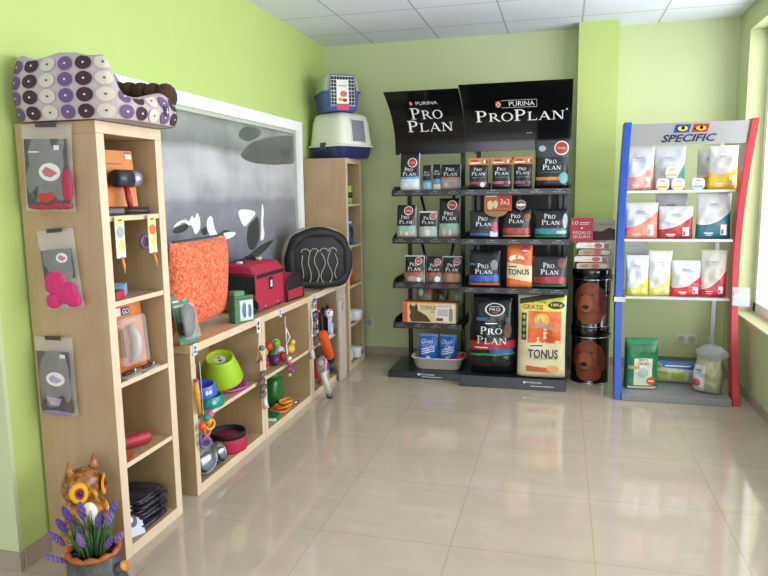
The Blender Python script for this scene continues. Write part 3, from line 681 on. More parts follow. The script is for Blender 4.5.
q.m(mat('#b5502a', .4)).text(f, 'GRATIS', -.065, .545, .155, .036, .004, False, 0, True).m(mat('#5d4a2a', .4)).text(f, '15kg+3kg', -.05, .583, .17, .02, .004)
q.m(mat('#23281e', .4)).ell(f, .11, .56, .062, .028, .003).m(mat('#e4e06a', .4)).text(f, '18Kg', .11, .56, .08, .026, .006)
obj('lettering', q, None, t)

# ------------------------------------------------------------ food drums with dog pictures
def drum(z, lab):
    t = thing('food_drum', lab, 'drum', (.247, 5.575, z), group='round food drums'); R = .145; H = .458
    obj('drum_body', B().lathe([(0, 0), (R, 0), (R+.003, .004), (R, .01), (R, H-.07), (0, H-.07)], n=48), mat('#101010', .12, coat=.5), t, smooth=True).modifiers.new('es', 'EDGE_SPLIT').split_angle = .6
    obj('lid', B().lathe([(R+.001, H-.075), (R+.006, H-.073), (R+.006, H-.012), (R+.002, H), (R-.02, H), (R-.025, H-.008), (0, H-.008)], n=48), mat('#0d0d0e', .08, .3, coat=.6), t, smooth=True)
    obj('rim_wire', B().torus((0, 0, H-.08), R+.003, .0045, n=48), CHROME, t, smooth=True)
    obj('rim_wire', B().torus((0, 0, .006), R+.001, .004, n=48), CHROME, t, smooth=True)
    obj('clasp', B().obox((R+.008, -.01, H-.075), (.012, .03, .05), (0, 0, 0)), CHROME, t, bevel=.003)
    mc = lambda u, v, o: ((R+o)*math.sin(u*1.3/R-.12), -(R+o)*math.cos(u*1.3/R-.12), .006+v*1.17)
    q = B(); br = mat('#8a4528', .5, noise=(25, '#6a3018', .5)); dk2 = mat('#6b2f18', .5, noise=(30, '#4a1e10', .5))
    q.m(br).poly(mc, [(-.075,.02),(.075,.02),(.085,.1),(.08,.2),(.055,.28),(0,.305),(-.05,.29),(-.08,.24),(-.085,.16)], .003, sm=2)
    q.m(dk2).poly(mc, [(.045,.28),(.085,.25),(.115,.17),(.11,.1),(.075,.07),(.055,.12),(.05,.2)], .005, sm=2).poly(mc, [(-.06,.28),(-.095,.24),(-.11,.15),(-.095,.1),(-.075,.16),(-.062,.22)], .005, sm=2)
    q.m(mat('#9a5230', .5)).ell(mc, -.02, .16, .036, .06, .006).m(mat('#22100a', .3)).ell(mc, -.025, .135, .02, .015, .008).ell(mc, -.05, .215, .009, .007, .006).ell(mc, .015, .22, .009, .007, .006)
    q.m(mat('#5a2814', .5)).poly(mc, [(-.05,.1),(.01,.1),(.0,.09),(-.04,.088)], .007)
    obj('dog_picture', q, None, t)
drum(0, 'lower of the two stacked black drums with a brown dog picture'); drum(.4585, 'upper of the two stacked black drums, with small packets piled on its lid')
for i, (dx, lab, c) in enumerate(((0, 'bottom silvery snack packet of the pile on the drum', '#b8a292'), (-.012, 'second snack packet from the bottom, white and pink, piled on the drum', '#e6dcd8'),
                                 (.012, 'third snack packet from the bottom, grey and orange, piled on the drum', '#a8988c'), (0, 'topmost white and pink snack packet of the pile on the drum', '#efe6e2'))):
    z0 = .918+i*.053
    t = thing('snack_packet', lab, 'packet', (.243+dx, 5.52, z0), .06*(-1)**i, 'snack packets piled on the drum')
    b = B(); vs = []; N = 12
    for k in range(N+1):
        x = -.125+.25*k/N; hh = .049*(1 if 0 < k < N else .8)*(1+.05*math.sin(k*2.4)); 
        vs += [(x, -.05, .002), (x, .07, .002), (x, .07, hh), (x, -.05, hh)]
    fs = [(3,2,1,0), (N*4, N*4+1, N*4+2, N*4+3)]
    for k in range(N):
        for a in range(4): fs.append((k*4+a, k*4+(a+1) % 4, (k+1)*4+(a+1) % 4, (k+1)*4+a))
    b.add(vs, fs); obj('packet_body', b, mat(c, .3, bump=(50, .4)), t, bevel=.004)
    mpp = lambda u, v, o: (u, -.05-o, v)
    q = B()
    if i % 2: q.m(mat('#c9566c', .4)).ell(mpp, .04, .025, .03, .018, .001).m(mat('#8a6a5c', .4)).rect(mpp, .085, .006, .12, .042, .001).m(mat('#d7b86c', .4)).rect(mpp, -.05, .018, .0, .026, .001)
    else: q.m(mat('#c2542e', .4)).ell(mpp, .015, .025, .028, .018, .001).m(mat('#d8d2c8', .4)).ell(mpp, .08, .025, .03, .017, .001).m(mat('#a57c4e', .4)).ell(mpp, -.06, .025, .03, .015, .001)
    obj('print', q, None, t)
t = thing('sales_card', 'dark red card with pale writing propped on the packets beside the column', 'card', (.155, 5.47, 1.132), (-.05, 0, -.08))
obj('card', B().box((-.085, 0, 0), (.085, .006, .185)), mat('#a82c40', .45), t)
obj('lettering', B().m(mat('#ecc9cc', .5)).text(fl_, '10', -.05, .145, .045, .03, .003).text(fl_, 'REGALO', 0, .07, .13, .024, .003).text(fl_, 'SEGURO', 0, .038, .13, .022, .003).rect(fl_, -.015, .145, .06, .15, .002, 3, 1).rect(fl_, -.015, .133, .05, .137, .002, 3, 1).rect(fl_, -.006, .1, .008, .112, .002, 1, 1), None, t)
t = thing('picture_packet', 'pale box with a dark fur picture standing behind the packets on the drum', 'box', (.315, 5.64, .9175))
obj('box_body', B().box((-.1, 0, 0), (.1, .05, .375)), mat('#b4b2a0', .5), t, bevel=.003)
obj('print', B().m(mat('#33261f', .6, noise=(40, '#4c3b30', .5))).poly(fl_, [(-.1,.215),(.1,.215),(.1,.3),(.05,.315),(0,.285),(-.1,.29)], .002).m(mat('#6e6658', .5)).text(fl_, 'Gourmet', .03, .342, .11, .024, .003), None, t)

# ------------------------------------------------------------ red and blue stand
t = thing('display_stand', 'tall grey stand with blue left side, red right side and eyes on its header', 'display stand', (.81, 5.30, 0))
SX0, SX1 = -.405, .436
def front(z):   # arc of the front edge: toes out at the floor, in at the waist, out at the head
    return -.25+ .27*math.sin(PI*min(1, max(0, (z+.05)/2.25)))**1.0 - .13*(z/2.02)**3
zs = [1.985*i/24 for i in range(25)]
def side(x0, x1, m_, nm):
    b = B(); vs = []
    for z in zs:
        a = front(z); vs += [(x0, a, z), (x1, a, z), (x1, a+.13, z), (x0, a+.13, z)]
    fs = [(3,2,1,0), (96, 97, 98, 99)]
    for i in range(24):
        for k in range(4): fs.append((i*4+k, i*4+(k+1) % 4, i*4+4+(k+1) % 4, i*4+4+k))
    b.add(vs, fs); o = obj('side_panel', b, m_, t, bevel=.003); o['label'] = nm
side(SX0, SX0+.05, mat('#2b54b4', .35), 'blue curved side'); side(SX1-.045, SX1, mat('#b8303a', .35), 'red curved side')
PLT = mat('#a9abad', .35); WSH = mat('#cfd0cc', .35)
obj('base_platform', B().box((SX0+.05, -.245, .0), (SX1-.055, .30, .05)), mat('#8b8d8f', .35), t, bevel=.004)
for z in (1.52, 1.165, .735):
    obj('shelf', B().box((SX0+.05, .0, z-.018), (SX1-.055, .33, z)), WSH, t, bevel=.002)
obj('shelf_bracket', B().box((SX0-.012, -.03, .725-.03), (SX0+.075, .06, .735)), CHROME, t, bevel=.003)
for x in (SX0+.07, SX1-.09): obj('post', B().box((x-.015, .33, 0), (x+.015, .36, 1.95)), PLT, t, bevel=.002)
def hm2(u, v, o=0): return Vector((u, front(v)+.015-o, v))
hb = B(); vs = []
for i in range(9):
    z = 1.83+.142*i/8
    for o in (0, -.02): vs += [hm2(SX0+.05, z, o), hm2(SX1-.055, z, o)]
fs = []
for i in range(8):
    k = i*4; fs += [(k, k+1, k+5, k+4), (k+3, k+2, k+6, k+7), (k+2, k, k+4, k+6), (k+1, k+3, k+7, k+5)]
fs += [(0, 2, 3, 1), (32, 33, 35, 34)]
hd = obj('header_board', hb.add(vs, fs), mat('#a6a8ab', .3, .3), t)
q = B().m(mat('#232a4c', .35)).text(hm2, 'SPECIFIC', .02, 1.872, .335, .05, .003, False, .3, True)
obj('header_lettering', q, None, hd)
q = B()
for (cx, c, ir) in ((-.03, '#2747a0', '#e0d43c'), (.085, '#b32d38', '#d9b43a')):
    q.m(mat(c, .35)).poly(hm2, [(cx-.053, 1.908), (cx+.046, 1.908), (cx+.056, 1.960), (cx-.043, 1.960)], .002)
    s_ = 1 if cx < 0 else -1
    q.m(mat('#101018', .35)).poly(hm2, [(cx-.042, 1.932), (cx-.01, 1.953), (cx+.03, 1.951), (cx+.047, 1.936), (cx+.02, 1.918), (cx-.02, 1.915)], .0035)
    q.m(mat(ir, .35)).ell(hm2, cx+.004, 1.934, .032, .016, .005).m(mat('#101018', .3)).ell(hm2, cx+.006, 1.937, .012, .012, .007)
obj('eyes_emblem', q, None, hd)
# clear holder on the waist of the red side
t = thing('leaflet_holder', 'small clear acrylic holder clipped to the red side at the lowest shelf', 'holder', (1.245, 5.22, .70), -.1)
AC = mat('#e8eef2', .08, alpha=.35)
hb = B().box((-.055, -.0, 0), (.055, .004, .13)).box((-.055, -.035, 0), (.055, -.031, .08)).box((-.055, -.035, 0), (-.051, .0, .08)).box((.051, -.035, 0), (.055, .0, .08)).box((-.055, -.035, 0), (.055, .0, .004))
obj('holder_shell', hb, AC, t, bevel=.001); obj('leaflet', B().box((-.045, -.016, .006), (.045, -.012, .1)), mat('#e6e8ea', .5, noise=(60, '#aab4bc', .2)), t)

def spec(label, x, z, w, h, cb, cd, sl=.28, yf=5.345, d=.09, top='#c9cbcd', dark=None, rz=0, kind='pouch', cv=.5, hgt=.34):
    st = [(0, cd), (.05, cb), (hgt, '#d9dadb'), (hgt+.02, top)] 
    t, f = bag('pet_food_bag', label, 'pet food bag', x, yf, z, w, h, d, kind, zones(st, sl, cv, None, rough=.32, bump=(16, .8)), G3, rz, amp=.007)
    q = B().m(INKD)
    u0 = -w*.02
    q.text(f, 'SPECIFIC', u0, h*.74, w*.26, .012, .003); q.m(mat('#9a9ca0', .4)).rect(f, u0-w*.2, h*.69, u0+w*.2, h*.69+.0025, .003, 5, 1).rect(f, u0-w*.13, h*.66, u0+w*.13, h*.66+.002, .003, 5, 1)
    obj('lettering', q, None, t)
    q = B().m(mat('#e7d9d2', .4)).rect(f, w*.18, h*.08, w*.36, h*(hgt*.9), .003, 4, 6).m(mat(cd, .4)).rect(f, w*.2, h*.1, w*.26, h*hgt*.6, .005, 2, 4)
    q.m(mat('#efe9e2', .4)).rect(f, -w*.28, h*.11, -w*.02, h*.11+.006, .003, 4, 1).rect(f, -w*.24, h*.07, -w*.06, h*.07+.004, .003, 4, 1)
    obj('print', q, None, t)
    return t
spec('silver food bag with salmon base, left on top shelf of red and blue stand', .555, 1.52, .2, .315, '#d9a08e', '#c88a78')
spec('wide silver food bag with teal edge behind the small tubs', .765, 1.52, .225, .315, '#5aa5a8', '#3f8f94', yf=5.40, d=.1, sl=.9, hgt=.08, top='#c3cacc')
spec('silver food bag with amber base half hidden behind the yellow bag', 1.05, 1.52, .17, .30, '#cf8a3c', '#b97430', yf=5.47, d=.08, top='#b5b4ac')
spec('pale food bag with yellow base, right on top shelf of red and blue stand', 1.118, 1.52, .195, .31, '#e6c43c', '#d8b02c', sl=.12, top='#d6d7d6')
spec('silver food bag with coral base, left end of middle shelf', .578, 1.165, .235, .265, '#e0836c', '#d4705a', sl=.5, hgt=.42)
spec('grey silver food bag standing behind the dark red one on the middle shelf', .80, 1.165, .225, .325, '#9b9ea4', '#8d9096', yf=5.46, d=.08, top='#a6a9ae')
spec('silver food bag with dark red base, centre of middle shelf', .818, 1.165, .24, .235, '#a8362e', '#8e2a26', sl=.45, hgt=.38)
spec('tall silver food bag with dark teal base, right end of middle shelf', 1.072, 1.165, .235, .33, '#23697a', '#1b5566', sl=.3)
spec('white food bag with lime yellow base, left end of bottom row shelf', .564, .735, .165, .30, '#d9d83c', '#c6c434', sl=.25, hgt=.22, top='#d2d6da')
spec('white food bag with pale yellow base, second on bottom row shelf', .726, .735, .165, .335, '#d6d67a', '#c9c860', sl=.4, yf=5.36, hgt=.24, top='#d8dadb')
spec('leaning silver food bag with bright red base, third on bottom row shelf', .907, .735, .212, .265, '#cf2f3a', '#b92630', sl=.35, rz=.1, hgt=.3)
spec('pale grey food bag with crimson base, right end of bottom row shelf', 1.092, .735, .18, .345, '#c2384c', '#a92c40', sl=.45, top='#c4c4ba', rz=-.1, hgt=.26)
t = thing('price_holder', 'clear price ticket holder standing behind the white and lime bag', 'holder', (.575, 5.53, .735))
obj('ticket', B().box((-.075, 0, .0), (.075, .004, .40)), mat('#c2c6cc', .2, alpha=.6), t)
for (x, z, lab, c) in ((.708, 1.52, 'small white tub with orange print, left of the lower pair on the top shelf', '#d99a4e'), (.812, 1.52, 'small white tub with tan print, right of the lower pair on the top shelf', '#d8b27a'),
                  (.945, 1.52, 'small white tub with blue print standing alone on the top shelf', '#6fa3c9'), (.765, 1.6055, 'small white tub with peach print stacked on the other two', '#e0ab7c')):
    t = thing('food_tub', lab, 'tub', (x, 5.335, z+.0015), 0, 'small round cornered food tubs')
    b = B(); n = 24; vs = []
    for (yy, s_) in ((0, .86), (.004, 1), (.036, 1), (.04, .86)):
        for k in range(n):
            a = 2*PI*k/n; c_, s2 = math.cos(a), math.sin(a)
            vs.append((math.copysign(abs(c_)**.6, c_)*.044*s_, yy-.02, .0425+math.copysign(abs(s2)**.6, s2)*.0425*s_))
    fs = [(i*n+k, i*n+(k+1) % n, (i+1)*n+(k+1) % n, (i+1)*n+k) for i in range(3) for k in range(n)]+[tuple(range(n-1, -1, -1)), tuple(range(3*n, 4*n))]
    obj('tub_body', b.add(vs, fs), mat('#e8e0d0', .35), t, smooth=False)
    mt_ = lambda u, v, o: (u, -.02-o, v)
    obj('print', B().m(mat(c, .4)).poly(mt_, [(-.036,.012),(.036,.012),(.036,.03),(.01,.036),(-.036,.03)], .001).m(mat('#f0e2b8', .4)).ell(mt_, .0, .04, .018, .01, .002).m(INKD).rect(mt_, -.014, .06, .014, .066, .001, 2, 1), None, t)
# lower platform
t, f = bag('litter_bag', 'green and white cat litter bag standing at the left on the stand base', 'litter bag', .60, 5.20, .05, .235, .375, .13, 'gusset', zones([(0, '#2c7a4c'), (.66, '#24754a'), (.7, '#1f6b44'), (.9, '#2b7d50')], 0, 0, '#1f6a42'), None, .1)
obj('print', B().m(mat('#d9dcc9', .4)).rect(f, -.06, .03, .07, .235, .003).m(mat('#a9bcae', .4)).ell(f, .005, .125, .04, .035, .004).m(mat('#cf5a3c', .4)).ell(f, .062, .065, .032, .03, .006).m(mat('#e8dccb', .4)).rect(f, .042, .06, .082, .07, .008, 3, 1).m(mat('#c9a24c', .4)).rect(f, -.1, .155, -.02, .178, .005).m(mat('#d9d6c0', .4)).rect(f, -.1, .005, .1, .022, .004), None, t)
obj('lettering', B().m(INKD).text(f, 'BIO', .005, .222, .06, .02, .005).text(f, 'SAND', .005, .195, .08, .02, .005), None, t)
t, f = bag('bedding_pack', 'long cream pack with blue and green top lying across the back of the stand base', 'pack', .87, 5.38, .05, .40, .20, .14, 'pillow', zones([(0, '#c9c9a4'), (.55, '#c3c79c'), (.62, '#3d5fa6'), (.85, '#39513c'), (.93, '#2e4432')], -.12, 0, None), None, -.03)
obj('print', B().m(mat('#a9bf5c', .4)).rect(f, -.15, .035, -.06, .1, .003).rect(f, -.03, .035, .06, .1, .003).m(mat('#8fa8a8', .4)).rect(f, .09, .03, .12, .1, .003).m(mat('#7ba85a', .4)).ell(f, -.13, .145, .035, .02, .003).m(mat('#dfe4e8', .4)).rect(f, -.08, .14, .1, .147, .003, 6, 1), None, t)
t, f = bag('straw_bag', 'clear plastic bag of pale straw pellets at the right on the stand base', 'bag', 1.065, 5.17, .05, .2, .26, .15, 'sack', mat('#b5b293', .25, bump=(40, .8), noise=(30, '#98966f', .6)), None, -.5, amp=.008)
obj('print', B().m(mat('#c8cccb', .15)).rect(f, -.09, .02, .0, .2, .003).m(mat('#c5523c', .4)).ell(f, -.055, .075, .028, .03, .005).m(mat('#6c7068', .4)).rect(f, -.07, .16, -.02, .168, .005, 3, 1), None, t)
cz = B(); cz.ball((0, 0, 0), (.1, .05, .045), 14); 
rnd = random.Random(3); cz.v = [(x*(1+.25*rnd.random()), y*(1+.3*rnd.random()), z*(1+.6*rnd.random())) for x, y, z in cz.v]
o = obj('loose_film', cz, mat('#b8bcc0', .1, alpha=.4, bump=(30, .8)), t, smooth=False, loc=(.02, .0, .29))

# ------------------------------------------------------------ things on top of the tall units
def blob(b, c, r, seed=0, n=24, e=1.0, rot=None, wob=.0):
    """rounded box / cushion like solid"""
    k = n//2; R = Euler(rot).to_matrix() if rot else Matrix.Identity(3); vs = []; fs = []; rnd = random.Random(seed)
    ph = [rnd.uniform(0, 6) for _ in range(3)]
    f = lambda q: math.copysign(abs(q)**e, q)
    for i in range(k+1):
        t_ = PI*i/k
        for j in range(n):
            a = 2*PI*j/n; w_ = 1+wob*(math.sin(3*a+ph[0])+math.sin(5*a+4*t_+ph[1]))*math.sin(t_)
            vs.append(R @ Vector((r[0]*f(math.sin(t_))*f(math.cos(a))*w_, r[1]*f(math.sin(t_))*f(math.sin(a))*w_, -r[2]*f(math.cos(t_))))+Vector(c))
    for i in range(k):
        for j in range(n): fs.append((i*n+j, i*n+(j+1) % n, (i+1)*n+(j+1) % n, (i+1)*n+j))
    return b.add(vs, fs)

# plush pet bed with printed discs on the tall unit at the left
t = thing('pet_bed', 'plush pet bed printed with purple and cream discs on top of the left tall shelf', 'pet bed', (-1.875, 2.50, 1.8265))
CL = mat('#b3a8aa', .9, bump=(35, .3)); BRN = mat('#4a3320', .95, bump=(45, .8), noise=(30, '#3a2716', .5))
# outline of the bed (rounded rectangle), walked counter clockwise from the back left corner
def outline(m_=96, sx=.245, sy=.235, e=.42):
    o = []
    for i in range(m_):
        a = 2*PI*i/m_-.75*PI
        o.append((math.copysign(abs(math.cos(a))**e, math.cos(a))*sx, math.copysign(abs(math.sin(a))**e, math.sin(a))*sy))
    return o
ol = outline()
def hgt_at(x, y):
    # high on the sides facing -y and -x, dropping to a low entrance on the +x side
    d = (x+y*.55)/.245
    e_ = max(0, min(1, (d-.28)/.35)); e_ = e_*e_*(3-2*e_)
    hgh = .238 + .01*math.sin(x*22+1)+.008*math.sin(y*30)
    # back right corner keeps medium height
    lo = .10+.02*math.sin(y*14)
    return hgh*(1-e_)+lo*e_
b = B(); vs = []; NZ = 8; M_ = len(ol)
for j in range(NZ+1):
    s_ = j/NZ
    for (x, y) in ol:
        H = hgt_at(x, y); bul = 1+.07*math.sin(PI*s_)-.02*s_
        vs.append((x*bul, y*bul, H*s_))
for j in range(3):   # rolled top edge going inwards
    for (x, y) in ol:
        H = hgt_at(x, y); k_ = (.93, .84, .78)[j]; vs.append((x*k_, y*k_, H+(.012, .004, -.02)[j]))
R_ = NZ+4
fs = [(i*M_+k, i*M_+(k+1) % M_, (i+1)*M_+(k+1) % M_, (i+1)*M_+k) for i in range(R_-1) for k in range(M_)]
b.add(vs, fs); b.add([(x*.98, y*.98, .002) for x, y in ol], [tuple(range(M_-1, -1, -1))])
bm_ = obj('outer_cover', b, CL, t, smooth=True)
b = B(); vs = []
for (k_, dz) in ((.82, -.0), (.74, -.03), (.70, -.9)):
    for (x, y) in ol:
        H = hgt_at(x, y); vs.append((x*k_, y*k_, H+dz if dz > -.5 else .07))
vs.append((0, 0, .06))
fs = [(i*M_+k, (i+1)*M_+k, (i+1)*M_+(k+1) % M_, i*M_+(k+1) % M_) for i in range(2) for k in range(M_)]+[(2*M_+k, 3*M_, 2*M_+(k+1) % M_) for k in range(M_)]
obj('plush_lining', b.add(vs, fs), BRN, t, smooth=True)
rol = B()
for k in range(5): blob(rol, (-.02+.055*k, .165+.006*k, .150-.004*k), (.042, .06, .055), k, 14)
obj('plush_bolster', rol, BRN, t, smooth=True)
# printed discs following the outline by arc length
cum = [0]
for i in range(M_):
    a_, c_ = ol[i], ol[(i+1) % M_]; cum.append(cum[-1]+math.hypot(c_[0]-a_[0], c_[1]-a_[1]))
def bedmap(u, v, off):
    u = u % cum[-1]; i = max(k for k in range(M_+1) if cum[k] <= u); i = min(i, M_-1)
    f_ = (u-cum[i])/max(1e-9, cum[i+1]-cum[i]); a_, c_ = ol[i], ol[(i+1) % M_]
    x = a_[0]+(c_[0]-a_[0])*f_; y = a_[1]+(c_[1]-a_[1])*f_; H = hgt_at(x, y); v = min(v, H+.004)
    s_ = v/H; bul = 1+.07*math.sin(PI*min(1, s_))-.02*s_+ (off+.0022)/.23
    return Vector((x*bul, y*bul, v))
dc = [mat('#685277', .9), mat('#3f2b33', .9), mat('#c4bfb2', .9)]
q = B(); per = .0765; seq = [0, 1, 2, 0, 1, 2]
L_ = cum[-1]*.62
for i in range(int(L_/per)):
    for j in range(4):
        u = .03+i*per; v = .028+j*.06
        i_ = max(k for k in range(M_+1) if cum[k] <= u % cum[-1]); i_ = min(i_, M_-1)
        H = hgt_at(*ol[i_])
        if v-.02 > H: continue
        q.m(dc[seq[i % 3 if i % 6 < 3 else i % 3]]).ell(bedmap, u, v, .0335 if i % 3 else .031, .0265, .0018)
        q.m(mat('#d9d4cc', .8) if seq[i % 3] != 2 else mat('#4a3a40', .8)).ell(bedmap, u, v, .005, .004, .0032, n=10, k=1)
obj('printed_discs', q, None, t)
i_ = .235*2
obj('brand_tag', B().m(mat('#3a3440', .6)).rect(bedmap, .705, .035, .735, .075, .006, 3, 3).m(mat('#d9d4d9', .6)).rect(bedmap, .712, .05, .728, .054, .008, 2, 1).rect(bedmap, .718, .042, .722, .068, .008, 1, 2), None, t)

# litter box
def rsect(hx, hy, z, e=.35, n=40):
    o = []
    for k in range(n):
        a = 2*PI*k/n; o.append((math.copysign(abs(math.cos(a))**e, math.cos(a))*hx, math.copysign(abs(math.sin(a))**e, math.sin(a))*hy, z))
    return o
def loft(b, rings, cap=True):
    n = len(rings[0]); vs = [p for r in rings for p in r]
    fs = [(i*n+k, i*n+(k+1) % n, (i+1)*n+(k+1) % n, (i+1)*n+k) for i in range(len(rings)-1) for k in range(n)]
    if cap: fs += [tuple(range(n-1, -1, -1)), tuple(range((len(rings)-1)*n, len(rings)*n))]
    return b.add(vs, fs)
t = thing('litter_box', 'hooded cat litter box, cream top and navy base, on the corner tall shelf', 'litter box', (-1.86, 5.68, 1.826), math.radians(66))
NAVY = mat('#2b2f5c', .3); CREAM = mat('#dfe2d2', .35)
LBX, LBY = .215, .205    # local -y is the door side (turned towards the room)
obj('base_tub', loft(B(), [rsect(LBX-.03, LBY-.03, 0), rsect(LBX-.02, LBY-.02, .01), rsect(LBX, LBY, .095)]), NAVY, t, smooth=True).modifiers.new('e', 'EDGE_SPLIT').split_angle = .9
obj('hood', loft(B(), [rsect(LBX+.015, LBY+.015, .095), rsect(LBX+.018, LBY+.018, .105), rsect(LBX+.0, LBY+.0, .115), rsect(LBX-.02, LBY-.02, .30), rsect(LBX-.035, LBY-.035, .355), rsect(LBX-.07, LBY-.07, .378), rsect(LBX-.1, LBY-.1, .384)]), CREAM, t, smooth=True).modifiers.new('e', 'EDGE_SPLIT').split_angle = .9
def doormap(u, v, o): return Vector((u, -(LBY+.0-(v-.115)*.108)-o, v))
obj('door_flap', B().m(mat('#7d808f', .15, alpha=1)).poly(doormap, [(-.085,.14),(.085,.14),(.08,.315),(-.08,.315)], .006), None, t)
obj('door_frame', B().tube([doormap(u, v, .004) for u, v in ((-.09,.135),(.09,.135),(.085,.32),(-.085,.32))], .006, 6, True), CREAM, t, smooth=True)
obj('latch', B().box((-LBX-.022, -.03, .07), (-LBX-.004, .03, .13)), mat('#3b4148', .4), t, bevel=.004)
# carrier
t = thing('pet_carrier', 'small blue pet carrier with grey top and wire door on the litter box', 'pet carrier', (-1.885, 5.66, 2.2135), math.radians(31))
BL = mat('#4c63a6', .35); GT = mat('#b9c4b4', .35); n = 40
obj('lower_shell', loft(B(), [rsect(.135, .2, 0), rsect(.145, .21, .01), rsect(.165, .225, .125), rsect(.178, .235, .13), rsect(.178, .235, .14)]), BL, t, smooth=True).modifiers.new('e', 'EDGE_SPLIT').split_angle = .8
obj('upper_shell', loft(B(), [rsect(.165, .222, .14), rsect(.15, .21, .225), rsect(.125, .19, .262), rsect(.08, .15, .275)]), GT, t, smooth=True).modifiers.new('e', 'EDGE_SPLIT').split_angle = .8
dm = lambda u, v, o: Vector((u, -.232-o+max(0, v-.15)*.1, v))
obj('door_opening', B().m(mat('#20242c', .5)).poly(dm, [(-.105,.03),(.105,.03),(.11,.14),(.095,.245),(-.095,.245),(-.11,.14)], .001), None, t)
wr = B()
for i in range(9):
    u = -.1+.025*i; wr.tube([dm(u, .03, .007), dm(u, .245, .007)], .0022, 6)
for j in range(9):
    v = .035+.026*j; wr.tube([dm(-.105, v, .007), dm(.105, v, .007)], .0022, 6)
obj('wire_door', wr, mat('#c9cdd4', .3, .6), t)
obj('door_edge', B().tube([dm(u, v, .006) for u, v in ((-.11,.025),(.11,.025),(.115,.14),(.1,.25),(-.1,.25),(-.115,.14))], .006, 6, True), mat('#5f7098', .35), t, smooth=True)
obj('handle', B().tube([(0, -.08, .265), (0, -.07, .283), (0, .07, .283), (0, .08, .265)], .007, 8), mat('#7d8a95', .4), t, smooth=True)
q = B().m(mat('#eceae6', .5)).poly(dm, [(-.055,.03),(.05,.03),(.05,.215),(-.055,.215)], .012).m(mat('#d03f5c', .5)).poly(dm, [(-.055,.0),(.05,.0),(.05,.045),(-.055,.045)], .013)
q.m(mat('#c96a6c', .5)).ell(dm, .005, .115, .03, .022, .014).m(mat('#d8a24c', .5)).ell(dm, -.02, .075, .022, .014, .014).m(mat('#4a3a4a', .5)).ell(dm, .015, .07, .02, .012, .015).m(mat('#8b9098', .5)).rect(dm, -.04, .17, .035, .176, .014, 2, 1)
obj('paper_label', q, None, t)

t.scale = (.98, .98, 1.12)
# contents of the corner unit (front faces +x)
CX = -1.80
for i, (y, lab) in enumerate(((5.60, 'bright green can on the upper shelf of the corner unit, nearer one'), (5.72, 'bright green can on the upper shelf of the corner unit, farther one'))):
    t = thing('treat_can', lab, 'can', (CX-.02, y, 1.4415), group='green cans in the corner unit')
    obj('can_body', B().lathe([(.0, 0), (.034, 0), (.037, .006), (.037, .15), (.033, .158), (0, .158)], n=24), mat('#7fae2f', .3, noise=(30, '#9cc444', .4)), t, smooth=True).modifiers.new('e', 'EDGE_SPLIT')
    obj('label_band', B().lathe([(.0376, .05), (.0376, .10)], n=24), mat('#33401f', .4), t, smooth=True)
def pack_x(name, label, cat, loc, w, h, d, mt, group, printer=None, rz=PI/2, kind='pouch', amp=.004):
    """a bag whose front looks towards +x"""
    _seed[0] += 1
    t = thing(name, label, cat, loc, rz, group); b, f = bag_mesh(w, h, d, kind, _seed[0], amp, 14, 28); obj('pouch', b, mt, t, smooth=True)
    if printer: q = B(); printer(q, f); obj('print', q, None, t)
    return t
for y, lab in ((5.60, 'blue treat pack on the second shelf of the corner unit, nearer one'), (5.74, 'blue treat pack on the second shelf of the corner unit, farther one')):
    pack_x('treat_pack', lab, 'pack', (CX-.03, y, 1.0865), .12, .26, .06, zones([(0, '#1f58b0'), (.5, '#2a6ac8'), (.93, '#4a86d4')]), 'blue packs in the corner unit',
           lambda q, f: q.m(mat('#2c3438', .4)).rect(f, -.03, .06, .03, .15, .003, 4, 4).m(INK).rect(f, -.035, .18, .035, .2, .003, 4, 1))
for y, lab in ((5.60, 'orange and white snack pack in the corner unit, nearer one'), (5.73, 'orange and white snack pack in the corner unit, farther one')):
    pack_x('snack_pack', lab, 'pack', (CX-.03, y, .7365), .11, .22, .06, zones([(0, '#c84a22'), (.35, '#e06a34'), (.6, '#e8dccc'), (.8, '#d85a2c')]), 'orange packs in the corner unit')
for i, (y, z, w, dx, lab) in enumerate(((5.57, .397, .11, 0, 'small white wrapped pad pack on the fourth shelf of the corner unit'), (5.70, .397, .19, .05, 'white wrapped pad pack sticking out of the fourth shelf of the corner unit'),
                              (5.57, .052, .12, 0, 'white wrapped pad pack low in the corner unit, nearer one'), (5.72, .052, .18, .04, 'white wrapped pad pack with brown label low in the corner unit'))):
    t = thing('pad_pack', lab, 'pack', (-1.86+dx, y, z+.001), 0, 'white wrapped packs in the corner unit')
    b = B(); blob(b, (0, 0, .055), (.10, w/2*.62, .055), i, 20, .45, None, .02); obj('wrapped_stack', b, mat('#d9dbdc', .25, bump=(30, .7)), t, smooth=True)
    if i == 3: obj('label_patch', B().box((.1, -.03, .04), (.1015, .03, .075)), mat('#6b4a3c', .4), t)

# ------------------------------------------------------------ things on the worktop
WZ = LZ+.0015
# orange cushion
def cushion(w, h, d, n=26):
    b = B(); vs = []; fs = []
    for sgn in (1, -1):
        for j in range(n+1):
            for i in range(n+1):
                u = -1+2*i/n; v = -1+2*j/n; k = max(0, (1-abs(u)**4)*(1-abs(v)**4))**.45
                pin = 1-.05*(1-abs(v)**2)*abs(u)**6; pin2 = 1-.05*(1-abs(u)**2)*abs(v)**6
                vs.append((u*w/2*pin, sgn*d/2*k, h/2+v*h/2*pin2))
    N = (n+1)**2
    for s_ in (0, 1):
        for j in range(n):
            for i in range(n):
                a = s_*N+j*(n+1)+i; fc = (a, a+1, a+n+2, a+n+1); fs.append(fc if s_ else fc[::-1])
    return b.add(vs, fs)
t = thing('cushion', 'large square orange woven cushion leaning on the wall on the worktop', 'cushion', (-1.935, 3.255, WZ+.03), (math.radians(12), math.radians(-4), PI/2))
cb = cushion(.66, .50, .13)
